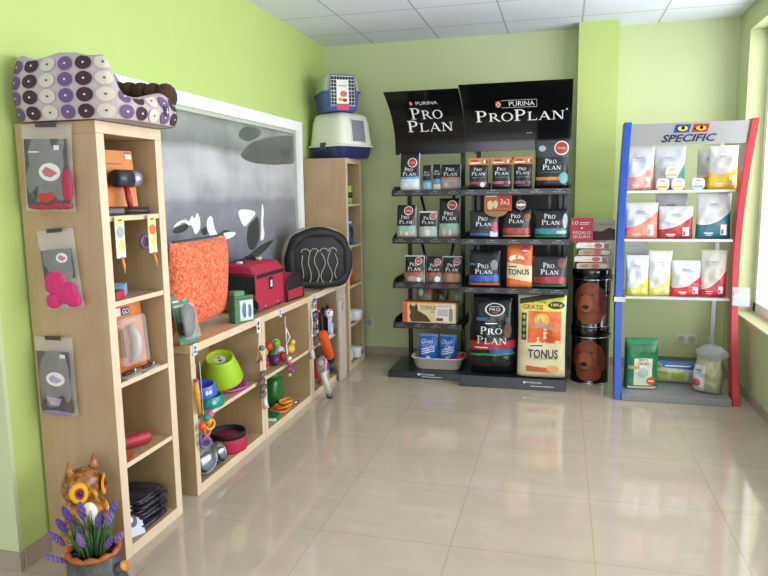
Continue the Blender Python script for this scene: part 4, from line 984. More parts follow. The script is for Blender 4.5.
cb.v = [(x-.10*max(0, x/.33)*(z/.5)**1.5, y, z-.02*(x/.33)*(z/.5)) for x, y, z in cb.v]
obj('cover', cb, mat('#d8552c', .9, bump=(140, .9), noise=(70, '#f0906a', .25)), t, smooth=True)
bd = [(-.31+.53*i/20, .485) for i in range(21)]
obj('edge_piping', B().tube([(x*.985, .0, .500-.02*x/.33) for x, z in bd], .006, 8), mat('#37432c', .8), t, smooth=True)
# black shoe like brush pack on green card
t = thing('muzzle_pack', 'black and green blister pack leaning on the orange cushion at the worktop end', 'pack', (-1.79, 2.955, WZ+.004), (math.radians(-14), 0, PI/2-.25))
obj('card', B().box((-.06, 0, 0), (.06, .004, .25)), mat('#2c6f4c', .4), t, bevel=.003)
b = B(); blob(b, (-.005, -.025, .115), (.045, .024, .085), 3, 20, .7, (0, .35, 0)); obj('black_item', b, mat('#1c1d20', .3, bump=(40, .5)), t, smooth=True)
obj('print', B().m(mat('#d8ddd6', .5)).rect(fl_, -.05, .19, .02, .2, .002, 3, 1).rect(fl_, -.05, .215, -.01, .223, .002, 3, 1).m(mat('#62a070', .5)).ell(fl_, .03, .225, .02, .015, .002), None, t)
obj('blister', B().box((-.052, -.05, .02), (.05, -.001, .205)), mat('#dfe6e2', .08, alpha=.18), t, bevel=.012, seg=3)
# green bottle box
t = thing('flask_box', 'green printed box with a travel bottle picture on the worktop beside the red bag', 'box', (-1.812, 3.57, WZ), (0, 0, 1.05))
obj('box_body', B().box((-.065, -.035, 0), (.065, .035, .155)), mat('#3f7d55', .45, noise=(30, '#2f6744', .5)), t, bevel=.003)
obj('box_top', B().box((-.06, -.03, .155), (.01, .03, .185)), mat('#4c8a5e', .45), t, bevel=.004)
mb = lambda u, v, o: (u, -.035-o, v)
obj('print', B().m(mat('#bcd0c4', .4)).poly(mb, [(-.03,.01),(.06,.01),(.06,.13),(-.03,.13)], .001).m(mat('#4a6a9a', .4)).ell(mb, .0, .07, .016, .045, .002).ell(mb, .035, .065, .014, .04, .002).m(mat('#e6eef0', .4)).ell(mb, .018, .075, .007, .05, .003).m(mat('#27502f', .4)).rect(mb, -.06, .135, .05, .145, .002, 3, 1), None, t)

# red wheeled carrier bag
RED = mat('#a8203f', .75, bump=(90, .3)); MESH = mat('#141416', .6, bump=(160, .6)); TR = mat('#1a1a1c', .6)
t = thing('wheeled_carrier', 'crimson wheeled pet carrier bag with black mesh side on the worktop', 'pet carrier', (-1.95, 4.02, WZ))
Wc, Lc, Hc = .13, .215, .25
poly_end = [(-Wc, 0), (Wc, 0), (Wc, Hc), (Wc-.05, Hc+.055), (-Wc+.03, Hc+.07), (-Wc, Hc+.03)]
obj('bag_body', B().prism([(-Wc, .012), (Wc, .012), (Wc, Hc), (Wc-.04, Hc+.05), (-Wc+.04, Hc+.065), (-Wc, Hc+.02)], lambda a, b_: (a, -Lc, b_), lambda a, b_: (a, Lc, b_)), RED, t, bevel=.014, seg=3)
me_ = lambda u, v, o: (u, -Lc-o, v)
obj('mesh_window', B().m(MESH).poly(me_, [(-Wc+.012,.135),(Wc-.012,.135),(Wc-.014,.235),(-Wc+.012,.245)], .002), None, t)
obj('end_piping', B().tube([me_(u, v, .003) for u, v in ((-Wc+.008,.13),(Wc-.008,.13),(Wc-.008,.245),(-Wc+.008,.255))], .005, 6, True), TR, t, smooth=True)
mr_ = lambda u, v, o: (Wc+o, u, v)
obj('top_strap', B().m(TR).poly(mr_, [(-Lc+.01,Hc-.03),(Lc-.01,Hc-.03),(Lc-.012,Hc-.005),(-Lc+.01,Hc-.005)], .002), None, t)
obj('name_window', B().m(TR).poly(mr_, [(-.03,.13),(.035,.13),(.035,.21),(-.03,.21)], .002).m(mat('#d9d9dc', .4)).poly(mr_, [(-.012,.145),(.018,.145),(.018,.19),(-.012,.19)], .004), None, t)
obj('top_zip', B().tube([(-.06, -Lc+.015, Hc+.062), (-.07, .0, Hc+.068), (-.06, Lc-.015, Hc+.062)], .006, 6), TR, t, smooth=True)
for y in (-.16, .12): obj('buckle', B().box((-.02, y-.018, Hc+.058), (.01, y+.018, Hc+.075)), mat('#d3cbb8', .5), t, bevel=.004)
obj('carry_handle', B().tube([(-.02, -.09, Hc+.06), (-.02, -.05, Hc+.085), (-.02, .05, Hc+.088), (-.02, .1, Hc+.06)], .009, 8), TR, t, smooth=True)
for y in (-Lc+.012, Lc-.03): obj('wheel', B().lathe([(0, -.012), (.022, -.012), (.026, -.006), (.026, .006), (.022, .012), (0, .012)], (Wc-.03, y-.014 if y < 0 else y, .026), 20, (PI/2, 0, 0)), TR, t, smooth=True)
obj('wheel_guard', B().lathe([(.03, -.014), (.036, -.014), (.036, .002), (.03, .002)], (Wc-.03, -Lc+.0, .050), 20, (PI/2, 0, 0), sy=1.25), TR, t)
for y in (-.1, .1): obj('stud', B().ball((Wc+.002, y, .035), .006, 8), CHROME, t, smooth=True)

# small tunnel bag
t = thing('tunnel_carrier', 'small crimson carrier bag with arched black mesh front on the worktop', 'pet carrier', (-1.948, 4.43, WZ), -.06)
arch = [(-.135, .0), (.135, .0), (.14, .09)]+[(.14*math.cos(PI*i/14), .09+.10*math.sin(PI*i/14)) for i in range(1, 14)]+[(-.14, .09)]
obj('bag_body', B().prism(arch, lambda a, b_: (-.13, a, b_), lambda a, b_: (.13, a, b_)), RED, t, bevel=.008)
mt2 = lambda u, v, o: (.13+o, u, v)
obj('mesh_front', B().m(MESH).poly(mt2, [(u*.9, .012+v*.9) for u, v in arch], .002), None, t)
obj('front_pocket', B().m(RED).poly(mt2, [(-.115,.012),(.115,.012),(.118,.078),(-.118,.078)], .005), None, t)
obj('piping', B().tube([mt2(u*.97, .006+v*.96, .002) for u, v in arch], .008, 6, True), TR, t, smooth=True)
obj('top_strap', B().box((-.06, -.03, .189), (.05, .03, .196)), RED, t, bevel=.003)

# igloo bed, opening towards the room
t = thing('igloo_bed', 'black quilted cat cave with beige outside and wavy pale stitching on the worktop', 'pet bed', (-1.865, 4.975, WZ), .62)
BLK = mat('#0d0e10', .65, bump=(25, .6)); BEI = mat('#a39a8d', .9, bump=(30, .4))
A = .272; HB = .485; n = 48
def arch2(k, sc=1):
    a = 2*PI*k-PI/2; c_, s_ = math.cos(a), math.sin(a)
    x = math.copysign(abs(c_)**.75, c_)*A; z = HB/2+HB/2*math.copysign(abs(s_)**(.95 if s_ > 0 else .45), s_)
    return x*sc, (z-HB/2)*sc+HB/2
def ringy(scale, y, dz=0): return [(arch2(k/n, scale)[0], y, max(.004, arch2(k/n, scale)[1]+dz)) for k in range(n)]
obj('outer_shell', loft(B(), [ringy(.93, -.10), ringy(1.0, -.09), ringy(1.02, -.03), ringy(.98, .03, -.01), ringy(.84, .065, -.03), ringy(.5, .08, -.05), ringy(.2, .082, -.06)]), BEI, t, smooth=True)
rp = [arch2(k/n, .83) for k in range(n)]
obj('quilted_rim', B().tube([Vector((x, -.10, max(z, .052))) for x, z in rp], [.040+.005*math.cos(k*PI/3) for k in range(n)], 12, True), BLK, t, smooth=True)
ir = [[(x, y, z) for x, _, z in ringy(s_, 0)] for s_, y in ((.93, -.10), (.78, -.125), (.4, -.14), (.02, -.142))]
obj('inner_cushion', loft(B(), ir), BLK, t, smooth=True)
st = B(); k_ = 0
for (cx, am, z0, z1) in ((-.14, .006, .09, .28), (-.085, .010, .07, .30), (-.03, .018, .07, .31), (.02, -.018, .06, .29), (.075, .018, .06, .31), (.125, -.012, .09, .28)):
    st.tube([Vector((cx+am*math.sin(i/14*PI*2.2), -.150+.25*cx*cx+.25*(z0+(z1-z0)*i/14-.21)**2*1.2, z0+(z1-z0)*i/14)) for i in range(15)], .0022, 5)
for cx in (-.115, -.045, .03, .10):
    st.tube([Vector((cx+.032*math.cos(PI*i/8), -.148+.4*cx*cx, .30+.026*math.sin(PI*i/8))) for i in range(9)], .0022, 5)
obj('pale_stitching', st, mat('#c3bdb0', .8), t)

# ------------------------------------------------------------ things in the tall unit
TX = -1.90
t = thing('grooming_brush_pack', 'orange blister card with a grey brush head in the top left shelf bay', 'pack', (-1.835, 2.56, 1.468), (math.radians(-5), 0, PI/2-.2))
obj('card', B().box((-.085, 0, .02), (.085, .004, .26)), mat('#c8712a', .45, noise=(20, '#d98a3a', .5)), t)
obj('brush_head', B().lathe([(0, -.05), (.034, -.05), (.038, -.04), (.038, .03), (0, .03)], (-.02, -.045, .135), 24, (0, PI/2, 0)), mat('#34363b', .35), t, smooth=True)
obj('silver_cap', B().lathe([(.0, .0), (.036, .0), (.039, .008), (.036, .04), (.028, .052), (0, .052)], (.012, -.045, .135), 24, (0, PI/2, 0)), mat('#b3bac6', .25, .8), t, smooth=True)
obj('handle', B().tube([(-.01, -.045, .10), (-.005, -.045, .05), (.0, -.045, .0)], [.012, .014, .01], 10), mat('#a02630', .4), t, smooth=True)
obj('print', B().m(mat('#e3e0d8', .5)).rect(fl_, .045, .225, .078, .245, .002, 2, 1).m(mat('#4a4f6c', .5)).rect(fl_, .04, .248, .075, .254, .002, 2, 1).m(mat('#a04a20', .5)).rect(fl_, -.07, .2, .02, .205, .002, 3, 1), None, t)
t = thing('grooming_rake', 'black and red grooming rake lying on the top left shelf', 'brush', (-1.79, 2.44, 1.457), 1.1)
obj('rake_head', B().box((-.05, -.03, 0), (.03, .03, .03)), mat('#45484e', .35), t, bevel=.008)
obj('handle', B().tube([(.02, 0, .015), (.07, .0, .014), (.14, -.02, .013)], [.012, .012, .015], 10), mat('#2a1618', .4), t, smooth=True)
def hang_card(name, label, cat, loc, w, h, mats_, group=None, extra=None):
    t = thing(name, label, cat, loc, PI/2, group)
    c1, c2, c3 = mats_
    obj('card', B().box((-w/2, 0, -h), (w/2, .003, 0)), mat(c1, .5), t)
    q = B().m(mat(c3, .5)).rect(fl_, -w/2, -.035, w/2, 0, .001, 2, 1).m(mat('#3a342c', .5)).rect(fl_, -w*.2, -.02, w*.2, -.014, .002, 1, 1)
    q.m(mat(c2, .5)).ell(fl_, 0, -h*.38, w*.42, h*.14, .002).m(mat('#d9c86c', .5)).ell(fl_, .005, -h*.68, w*.3, h*.12, .002)
    obj('print', q, None, t)
    return t
t = hang_card('toothbrush_card', 'hanging card with a grey blue print and wooden stick, left one under top shelf', 'card', (-1.737, 2.390, 1.452), .058, .17, ('#e9e0c2', '#9aa8b4', '#ddd08a'), 'hanging stick cards')
obj('stick', B().tube([(0, -.002, -.165), (.006, -.004, -.2), (.01, -.004, -.235)], [.004, .007, .002], 8), mat('#c98a50', .6), t, smooth=True)
t = hang_card('toothbrush_card', 'hanging card with an orange print and wooden stick, right one under top shelf', 'card', (-1.737, 2.615, 1.449), .058, .165, ('#ecd9ae', '#d8703a', '#ddd08a'), 'hanging stick cards')
obj('stick', B().tube([(0, -.002, -.16), (.008, -.004, -.2), (.016, -.004, -.235)], [.004, .006, .002], 8), mat('#c98a50', .6), t, smooth=True)
obj('purple_ring', B().torus((-.045, .012, -.115), .026, .008, (PI/2, 0, 0), 20, 8), mat('#5d4a6c', .4), t, smooth=True)
for i, (x, y, rz, c1, c2, lab) in enumerate(((-1.80, 2.405, .3, '#b5324a', '#5a3a50', 'crimson toothpaste carton lying at the front of the second shelf bay'), (-1.845, 2.50, .5, '#7fb2dc', '#c9dcea', 'light blue toothpaste carton lying behind the crimson one'))):
    t = thing('toothpaste_carton', lab, 'carton', (x, y, 1.107+i*.0), rz, 'small cartons in the second bay')
    obj('carton', B().box((-.03, -.05, 0), (.03, .05, .035 if i == 0 else .05)), mat(c1, .4), t, bevel=.002)
    obj('print', B().box((-.02, -.03, (.035 if i == 0 else .05)+.0002), (.02, .02, (.035 if i == 0 else .05)+.001)), mat(c2, .4), t)
t = thing('bone_stick', 'pale pink chew stick leaning in the left of the second bay', 'chew', (-1.795, 2.358, 1.107), (0, 0, 0))
obj('stick', B().tube([(0, .02, .008), (0.0, -.0, .09)], [.008, .009], 8), mat('#cf9c84', .6), t, smooth=True)
# orange clipper pack in third bay
t = thing('clipper_pack', 'large orange blister pack with a pale grooming tool in the third shelf bay', 'pack', (-1.85, 2.535, .766), (math.radians(-4), 0, PI/2-.12))
obj('card', B().box((-.125, 0, 0), (.125, .004, .315)), mat('#c85a22', .4, noise=(7, '#d0863c', .6)), t)
obj('blister', B().box((-.05, -.038, .02), (.115, -.001, .24)), mat('#e9e4de', .06, alpha=.22), t, bevel=.014, seg=3)
obj('grey_handle', B().tube([(.02, -.022, .03), (.045, -.024, .08), (.05, -.024, .14), (.03, -.022, .2)], [.01, .022, .024, .012], 12), mat('#b9b6b4', .35), t, smooth=True)
obj('steel_comb', B().box((-.03, -.03, .06), (-.012, -.015, .19)), mat('#8a5a40', .35), t, bevel=.004)
obj('lettering', B().m(mat('#d8dade', .4)).rect(fl_, -.055, .245, -.005, .28, .002, 2, 1).m(mat('#2c3550', .4)).rect(fl_, .0, .245, .05, .28, .0015, 2, 1).m(mat('#e4e6ea', .4)).text(fl_, 'GO', .025, .262, .04, .024, .004).m(mat('#e8c7a4', .4)).rect(fl_, -.12, .2, -.02, .205, .002, 2, 1).rect(fl_, -.12, .18, -.04, .184, .002, 2, 1), None, t)
for i, (x, y, lab) in enumerate(((-1.780, 2.58, 'black and red nail clipper pack lying in front of the orange blister, rear one'), (-1.785, 2.45, 'black and silver nail clipper pack lying in front of the orange blister, front one'))):
    t = thing('nail_clipper_pack', lab, 'pack', (x, y, .7655), .1, 'nail clipper packs in the third bay')
    obj('card', B().box((-.03, -.055, 0), (.03, .055, .004)), mat('#b9b4b0', .4), t)
    obj('clipper_handle', B().tube([(0, -.045, .016), (.006, 0, .018), (0, .045, .016)], [.007, .010, .006], 8), mat('#241a1c', .4) if i else mat('#3a1a1e', .4), t, smooth=True)
    obj('clipper_tip', B().ball((.0, .047, .014), (.009, .012, .009), 10), mat('#d3d3d6', .25, .8), t, smooth=True)
# fourth bay: crimson roll and orange brush
t = thing('towel_roll', 'crimson rolled packet lying in the fourth shelf bay', 'roll', (-1.85, 2.50, .4155), -.5)
obj('roll', B().lathe([(0, -.1), (.026, -.1), (.03, -.092), (.03, .092), (.026, .1), (0, .1)], (0, 0, .0305), 20, (PI/2, 0, 0)), mat('#a81f38', .45, bump=(30, .5)), t, smooth=True)
t = thing('comb', 'small orange brown comb at the front left of the fourth shelf bay', 'comb', (-1.79, 2.415, .4155), .5)
cb = B().box((-.012, -.045, 0), (.0, .045, .012))
for k in range(14): cb.box((.0, -.043+k*.0063, .003), (.02, -.040+k*.0063, .007))
obj('comb_body', cb, mat('#b8623a', .5), t)
# bottom bay: stack of black packets and white packets
for k in range(9):
    od = ['bottom', 'second from bottom', 'third from bottom', 'fourth from bottom', 'middle', 'fourth from top', 'third from top', 'second from top', 'topmost'][k]
    if k == 4: od = 'fifth from bottom'
    t = thing('garment_packet', 'flat black garment packet, '+od+' of the pile low in the left tall unit', 'packet', (-1.85+.012*math.sin(k*2.3), 2.545+.012*math.cos(k*1.9), .0525+.0165*k), .06*math.sin(k*1.7), 'pile of black garment packets')
    b = B(); blob(b, (0, 0, .0078), (.085, .105, .0075), k, 20, .35, None, .015); o = obj('packet', b, mat('#17161c', .2, bump=(35, .9), noise=(12, '#3a3542', .3)), t, smooth=True)
t = thing('white_packet', 'white packet with blue print leaning in the front corner of the bottom bay', 'packet', (-1.775, 2.41, .053), (-.5, 0, PI/2-.5))
obj('card', B().box((-.045, 0, 0), (.045, .006, .14)), mat('#c3ccd8', .3, bump=(30, .5)), t, bevel=.002)
obj('print', B().m(mat('#2c3c6c', .4)).ell(fl_, .0, .07, .022, .03, .002).m(mat('#e9ecf0', .4)).ell(fl_, -.005, .075, .01, .014, .003), None, t)
t = thing('white_packet', 'tall pale packet standing at the left side in the bottom bay', 'packet', (-1.90, 2.395, .053), (0, 0, 1.2))
b, f = bag_mesh(.07, .30, .03, 'pouch', 5, .003, 10, 24); obj('pouch', b, mat('#c9ccd6', .25, bump=(25, .7)), t, smooth=True)

# packets hung on the side panel (face -y)
PL = mat('#f2f4f4', .06, alpha=.16, bump=(28, 1.0))
def side_pack(label, x, ztop, w, h, card, garment, rot, ell_c, tilt=0, cd=(.0, 1)):
    t = thing('dog_coat_packet', label, 'packet', (x, 2.2775, ztop), (0, tilt, 0), 'packets hung on the tall unit side')
    b, f = bag_mesh(w, h, .03, 'pillow', int(h*997), .003, 18, 30); b.v = [(a, c-.0, z-h) for a, c, z in b.v]
    fp = lambda u, v, o: Vector((u, -.0125-o, v))
    ct, cbm = cd
    obj('card', B().box((-w*.42, -.012, -h*cbm), (w*.42, -.009, -h*ct)), mat(card, .6, noise=(18, '#4a4744', .3)), t)
    q = B().m(mat('#e3dfdc', .5)).ell(fp, *ell_c[:4], .001).m(mat(ell_c[4], .5))
    u, v, a, c_ = ell_c[:4]
    q.poly(fp, [(u-a*.7, v+c_*.1), (u-a*.3, v+c_*.6), (u+a*.2, v+c_*.3), (u+a*.75, v-c_*.1), (u+a*.1, v-c_*.6), (u-a*.5, v-c_*.4)], .002)
    obj('oval_print', q, None, t)
    g = B()
    for (gx, gz, rx, rz_) in garment[1]: blob(g, (gx, -.014, gz), (rx, .012, rz_), int(gx*999), 20, .8, None, .05)
    obj('garment', g, mat(garment[0], .7, bump=(60, .8)), t, smooth=True)
    obj('clear_bag', b, PL, t, smooth=True)
    obj('hanging_hole_tab', B().box((-w*.2, -.006, -.012), (w*.2, -.002, .004)), mat('#3a3a3a', .4), t)
    return t
t = side_pack('upper clear packet on the shelf side with grey card and red dog coat print', -1.955, 1.815, .235, .34, '#5a5c58', ('#a8304a', [(.095, -.235, .022, .065), (.06, -.315, .05, .014), (-.03, -.322, .06, .01)]), 0, (.015, -.185, .05, .035, '#b52c3a'), .03, (.17, .93))
fpp = lambda u, v, o: Vector((u, -.0125-o, v))
obj('print', B().m(mat('#b53a34', .5)).poly(fpp, [(-.05,-.27),(.02,-.262),(.035,-.285),(.0,-.305),(-.04,-.3)], .001).m(mat('#2f4a3a', .5)).poly(fpp, [(-.07,-.255),(-.05,-.262),(-.05,-.29),(-.06,-.29)], .001).m(mat('#d9d9d6', .5)).rect(fpp, .04, -.1, .065, -.082, .001, 1, 1).rect(fpp, -.08, -.11, -.03, -.105, .001, 1, 1), None, t)
side_pack('middle clear packet on the shelf side with a pink garment bulging out below', -1.955, 1.405, .175, .32, '#55534e', ('#c92a6c', [(-.02, -.215, .05, .05), (.02, -.255, .055, .045), (.05, -.285, .035, .03), (-.045, -.285, .03, .03)]), 0, (.025, -.115, .028, .02, '#b86a8c'), -.08, (.25, .62))
t = side_pack('lower clear packet on the shelf side with taupe card and violet oval', -2.005, .965, .185, .33, '#625750', ('#8d7a9c', [(-.02, -.315, .05, .008), (.03, -.318, .04, .008)]), 0, (.005, -.175, .045, .03, '#a592b8'), .0, (.18, .95))
obj('print', B().m(mat('#a58cb4', .5)).poly(fpp, [(-.05,-.25),(.03,-.258),(.01,-.29),(-.03,-.285)], .001).m(mat('#3a2c28', .5)).poly(fpp, [(-.06,-.235),(-.045,-.24),(-.045,-.28),(-.055,-.28)], .001).m(mat('#d9d9d6', .5)).rect(fpp, .035, -.085, .06, -.07, .001, 1, 1), None, t)

# ------------------------------------------------------------ owl planter with lavender
t = thing('owl_planter', 'glazed owl figure behind a tree stump pot on the floor', 'planter', (-1.80, 2.15, 0), 1.3)
OW = mat('#8a5222', .3, noise=(55, '#d08c30', .25), coat=.4); OWD = mat('#5c3416', .35, noise=(45, '#a8702e', .3))
b = B(); prof = [(.0, .02), (.075, .02), (.082, .08), (.085, .18), (.082, .25), (.070, .31), (.058, .335)]
b.lathe(prof, (0, .03, 0), 28)
obj('owl_body', b, OW, t, smooth=True)
b = B(); blob(b, (0, .02, .395), (.078, .070, .072), 2, 24, .9); obj('owl_head', b, OWD, t, smooth=True)
for sx in (-1, 1):
    b = B(); b.tube([(sx*.045, .02, .43), (sx*.055, .015, .47), (sx*.054, .012, .515)], [.026, .016, .003], 12); obj('ear_tuft', b, OWD, t, smooth=True)
    fm = lambda u, v, o, sx=sx: Vector((sx*(.051+o*.66)+u*.75, .02-.058-o*.75+sx*u*.66+.02*(abs(u)/.03)**2*.3, .398+v*1.2))
    q = B().m(mat('#e0a51e', .35))
    for k in range(14):
        a = 2*PI*k/14; q.ell(fm, .024*math.cos(a), .026*math.sin(a), .0115, .0115, .006)
    q.m(mat('#e9b82c', .35)).ell(fm, 0, 0, .030, .032, .008).m(mat('#b8322c', .35)).ell(fm, 0, 0, .018, .02, .010).m(mat('#6a2040', .3)).ell(fm, 0, 0, .012, .013, .0115)
    obj('eye_disc', q, None, t)
    obj('pupil', B().ball(fm(0, 0, .010), (.008, .007, .009), 12), mat('#1a1024', .08), t, smooth=True)
obj('beak', B().tube([(0, -.045, .39), (0, -.062, .375), (0, -.060, .352)], [.01, .008, .002], 8), mat('#c9922e', .35), t, smooth=True)
b = B(); blob(b, (-.034, -.056, .305), (.034, .024, .052), 4, 18, 1, (0, 0, -.5)); obj('white_bib', b, mat('#e0ddd2', .4), t, smooth=True)
for sx in (-1, 1):
    b = B(); blob(b, (sx*.075, .015, .22), (.022, .05, .095), 5, 18, 1, (0, sx*.1, 0)); obj('wing', b, OW, t, smooth=True)
# stump
bark = mat('#35322e', .5, bump=(26, 1.0), noise=(12, '#5c6662', .4))
b = B(); vs = []; n = 48; PC = (-.0975, -.161)
rows = [(.095, 0), (.135, .0), (.125, .04), (.098, .12), (.09, .213), (.082, .216), (.076, .19), (.0001, .185)]
for r_, z in rows:
    for k in range(n):
        a = 2*PI*k/n; rr_ = r_*(1+.05*math.sin(7*a)+.03*math.sin(13*a+z*20)); vs.append((PC[0]+rr_*math.cos(a), PC[1]+rr_*math.sin(a), z))
b.add(vs, [(i*n+k, i*n+(k+1) % n, (i+1)*n+(k+1) % n, (i+1)*n+k) for i in range(len(rows)-1) for k in range(n)]+[tuple(range(n-1, -1, -1))])
obj('stump_pot', b, bark, t, smooth=True)
obj('pot_rim', B().tube([(PC[0]+.087*math.cos(2*PI*k/40), PC[1]+.087*math.sin(2*PI*k/40), .218+.003*math.sin(k*PI*.5)) for k in range(40)], [.0105+.0025*math.sin(k*PI/2) for k in range(40)], 8, True), mat('#b8622a', .4, noise=(60, '#8a4218', .5)), t, smooth=True)
obj('branch_stub', B().tube([(PC[0]+.024, PC[1]-.085, .15), (PC[0]+.034, PC[1]-.122, .172)], [.022, .019], 12), bark, t, smooth=True)
obj('cut_end', B().tube([(PC[0]+.034, PC[1]-.122, .172), (PC[0]+.0355, PC[1]-.127, .175)], [.021, .018], 12), mat('#c9843c', .4), t, smooth=True)
t = thing('lavender_bunch', 'artificial lavender bunch standing in the owl planter', 'plant', (-1.672, 2.013, .193))
rnd = random.Random(5)
ff = B()
for k in range(150):
    a = rnd.uniform(0, 2*PI); r_ = rnd.uniform(.01, .05); L_ = rnd.uniform(.07, .15); le = rnd.uniform(.1, .6)
    p0 = Vector((r_*math.cos(a), r_*math.sin(a), 0)); p2 = p0+Vector((math.cos(a)*L_*le, math.sin(a)*L_*le*.8, L_)); p1 = (p0+p2)/2+Vector((0, 0, .02))
    ff.tube([p0, p1, p2], [.003, .0035, .0008], 5)
obj('foliage', ff, mat('#4f7040', .7, noise=(15, '#3c5a34', .5)), t, smooth=True)
for k, (dx, dy, dz, ln) in enumerate(((-.15, -.02, .07, .075), (-.12, .01, .15, .07), (-.14, .0, .11, .06), (-.10, -.08, .03, .09), (-.035, -.02, .10, .06), (.035, .0, .15, .06), (.075, .01, .16, .06), (.09, .02, .20, .05), (.10, -.03, .09, .06), (.14, -.02, .11, .05), (.02, .03, .14, .06), (-.06, .02, .17, .06), (.0, -.06, .10, .06))):
    p = Vector((dx*.92, dy, dz-.012)); d = (p-Vector((0, 0, -.06))).normalized()
    sp = B().m(mat('#62508f' if k % 3 else '#80699f', .8, bump=(120, .8)))
    for q_ in range(9):
        c_ = p-d*ln*.4+d*ln*q_/8; wd = .011*math.sin(PI*(q_+1)/10)+.002
        for j in range(4):
            a = j*PI/2+q_; o_ = Vector((math.cos(a), math.sin(a), .2))*wd*.7; sp.ball(c_+o_, (wd*.6, wd*.6, .007), 6)
    obj('flower_spike', sp, None, t, smooth=True)
    obj('stem', B().tube([Vector((dx*.2, dy*.2, 0)), p*.55+Vector((0, 0, .02)), p-d*ln*.4], .0015, 5), mat('#4f7040', .7), t)

# ------------------------------------------------------------ things in and on the low shelf units
S1, S0 = .3965, .0515
def bowl(b, c, ro, ri, h, rot=None, n=32, lip=.006):
    return b.lathe([(0, 0), (ro*.98, 0), (ro, .004), (ri+lip, h-.003), (ri+lip/2, h), (ri-.002, h-.003), (ri*.8, h*.35), (0, h*.3)], c, n, rot)
t = thing('pet_bowl', 'lime green high rimmed bowl on the upper shelf of the nearest low unit', 'bowl', (-1.925, 3.50, S1+.062), (.34, .16, 0))
obj('bowl_shell', B().lathe([(0, 0), (.125, 0), (.13, .012), (.112, .07), (.108, .085), (.085, .14), (.082, .152), (.074, .155), (.068, .148), (.060, .138), (0, .134)], n=44), mat('#9fc62a', .35), t, smooth=True)
obj('printed_disc', B().m(mat('#dfe0d2', .5)).ell(lambda u, v, o: (u, v, .1355+o), 0, 0, .036, .036, .001).m(mat('#4a4038', .5)).ell(lambda u, v, o: (u, v, .1355+o), .01, -.01, .009, .012, .002).m(mat('#b84a5a', .5)).ell(lambda u, v, o: (u, v, .1355+o), -.012, .012, .01, .008, .002), None, t)
t = thing('bowl_saucer', 'magenta scalloped saucer under the lime green bowl', 'saucer', (-1.915, 3.525, S1))
b = B(); vs = []; n = 64
for (r_, z) in ((.0001, .004), (.11, 0), (.132, .004), (.136, .016), (.128, .018), (.11, .008), (.0001, .012)):
    for k in range(n):
        a = 2*PI*k/n; q_ = r_*(1+.035*math.cos(8*a)); vs.append((q_*math.cos(a), q_*math.sin(a), z))
obj('saucer_shell', b.add(vs, [(i*n+k, i*n+(k+1) % n, (i+1)*n+(k+1) % n, (i+1)*n+k) for i in range(6) for k in range(n)]), mat('#b848a4', .35), t, smooth=True)
t = thing('pet_bowl', 'deep purple bowl standing on its side at the back behind the lime bowl', 'bowl', (-2.045, 3.245, S1+.095), (0, math.radians(80), .3))
obj('bowl_shell', bowl(B(), (0, 0, 0), .075, .09, .075), mat('#7c2a66', .35), t, smooth=True)
t = thing('pet_bowl', 'teal plastic bowl under the blue one on the upper shelf', 'bowl', (-1.845, 3.205, S1))
obj('bowl_shell', bowl(B(), (0, 0, 0), .085, .07, .058), mat('#16837a', .3), t, smooth=True)
obj('bone_print', B().m(mat('#8fd0c4', .4)).ell(lambda u, v, o: ((.078+o)*math.sin(u/.078+.9), -(.078+o)*math.cos(u/.078+.9), v), 0, .03, .012, .014, .004), None, t)
t = thing('pet_bowl', 'blue plastic bowl with white bone print tilted on top of the teal one', 'bowl', (-1.86, 3.165, S1+.068), (math.radians(6), 0, 0))
obj('bowl_shell', bowl(B(), (0, 0, 0), .082, .066, .062), mat('#3f64c8', .3), t, smooth=True)
obj('bone_print', B().m(mat('#c9d6f0', .4)).ell(lambda u, v, o: ((.075+o)*math.sin(u/.075+.9), -(.075+o)*math.cos(u/.075+.9), v), 0, .03, .009, .014, .004).ell(lambda u, v, o: ((.075+o)*math.sin(u/.075+.9), -(.075+o)*math.cos(u/.075+.9), v), .02, .03, .009, .014, .004), None, t)
t = thing('travel_bowl', 'folding crimson fabric bowl with black lining in the lower bay', 'bowl', (-1.87, 3.45, S0))
obj('fabric_side', B().lathe([(0, 0), (.105, 0), (.112, .012), (.108, .03), (.112, .05), (.106, .075), (.10, .08)], n=36), mat('#b01d42', .7, bump=(40, .5)), t, smooth=True)
obj('black_lining', B().lathe([(.101, .078), (.105, .10), (.10, .112), (.094, .108), (.085, .04), (0, .03)], n=36), mat('#121214', .7), t, smooth=True)
for (x, y, z, R_, tl, rz, lab) in ((-1.825, 3.075, .101, .10, 78, -.35, 'large steel bowl leaning at the left end of the lower bay'),
                               (-1.812, 3.23, .068, .062, 66, -.15, 'small steel bowl tipped beside the folding bowl'),
                               (-1.93, 3.14, .098, .095, 74, .1, 'dark rimmed steel bowl leaning behind the large one')):
    t = thing('steel_bowl', lab, 'bowl', (x, y, z+S0), (math.radians(-4), math.radians(tl), rz), 'steel bowls in the lower bay')
    obj('bowl_shell', bowl(B(), (0, 0, -.02), R_*.8, R_*.86, R_*.45), mat('#7d8088', .22, 1), t, smooth=True)
    obj('rubber_ring', B().torus((0, 0, -.018), R_*.82, .007, n=32), mat('#23242a', .5), t, smooth=True)
t = thing('wire_ball', 'dark blue and white wire ball toy at the back of the lower bay', 'ball', (-1.955, 3.295, S0+.052))
wb = B()
for k in range(7): wb.torus((0, 0, 0), .049, .0028, (k*.5, k*.9, 0), 28, 6)
obj('wire_cage', wb, mat('#b9c2d0', .3, .5), t, smooth=True); obj('core', B().ball((0, 0, 0), .032, 14), mat('#26304e', .4), t, smooth=True)
FX = -1.770   # just in front of the unit faces
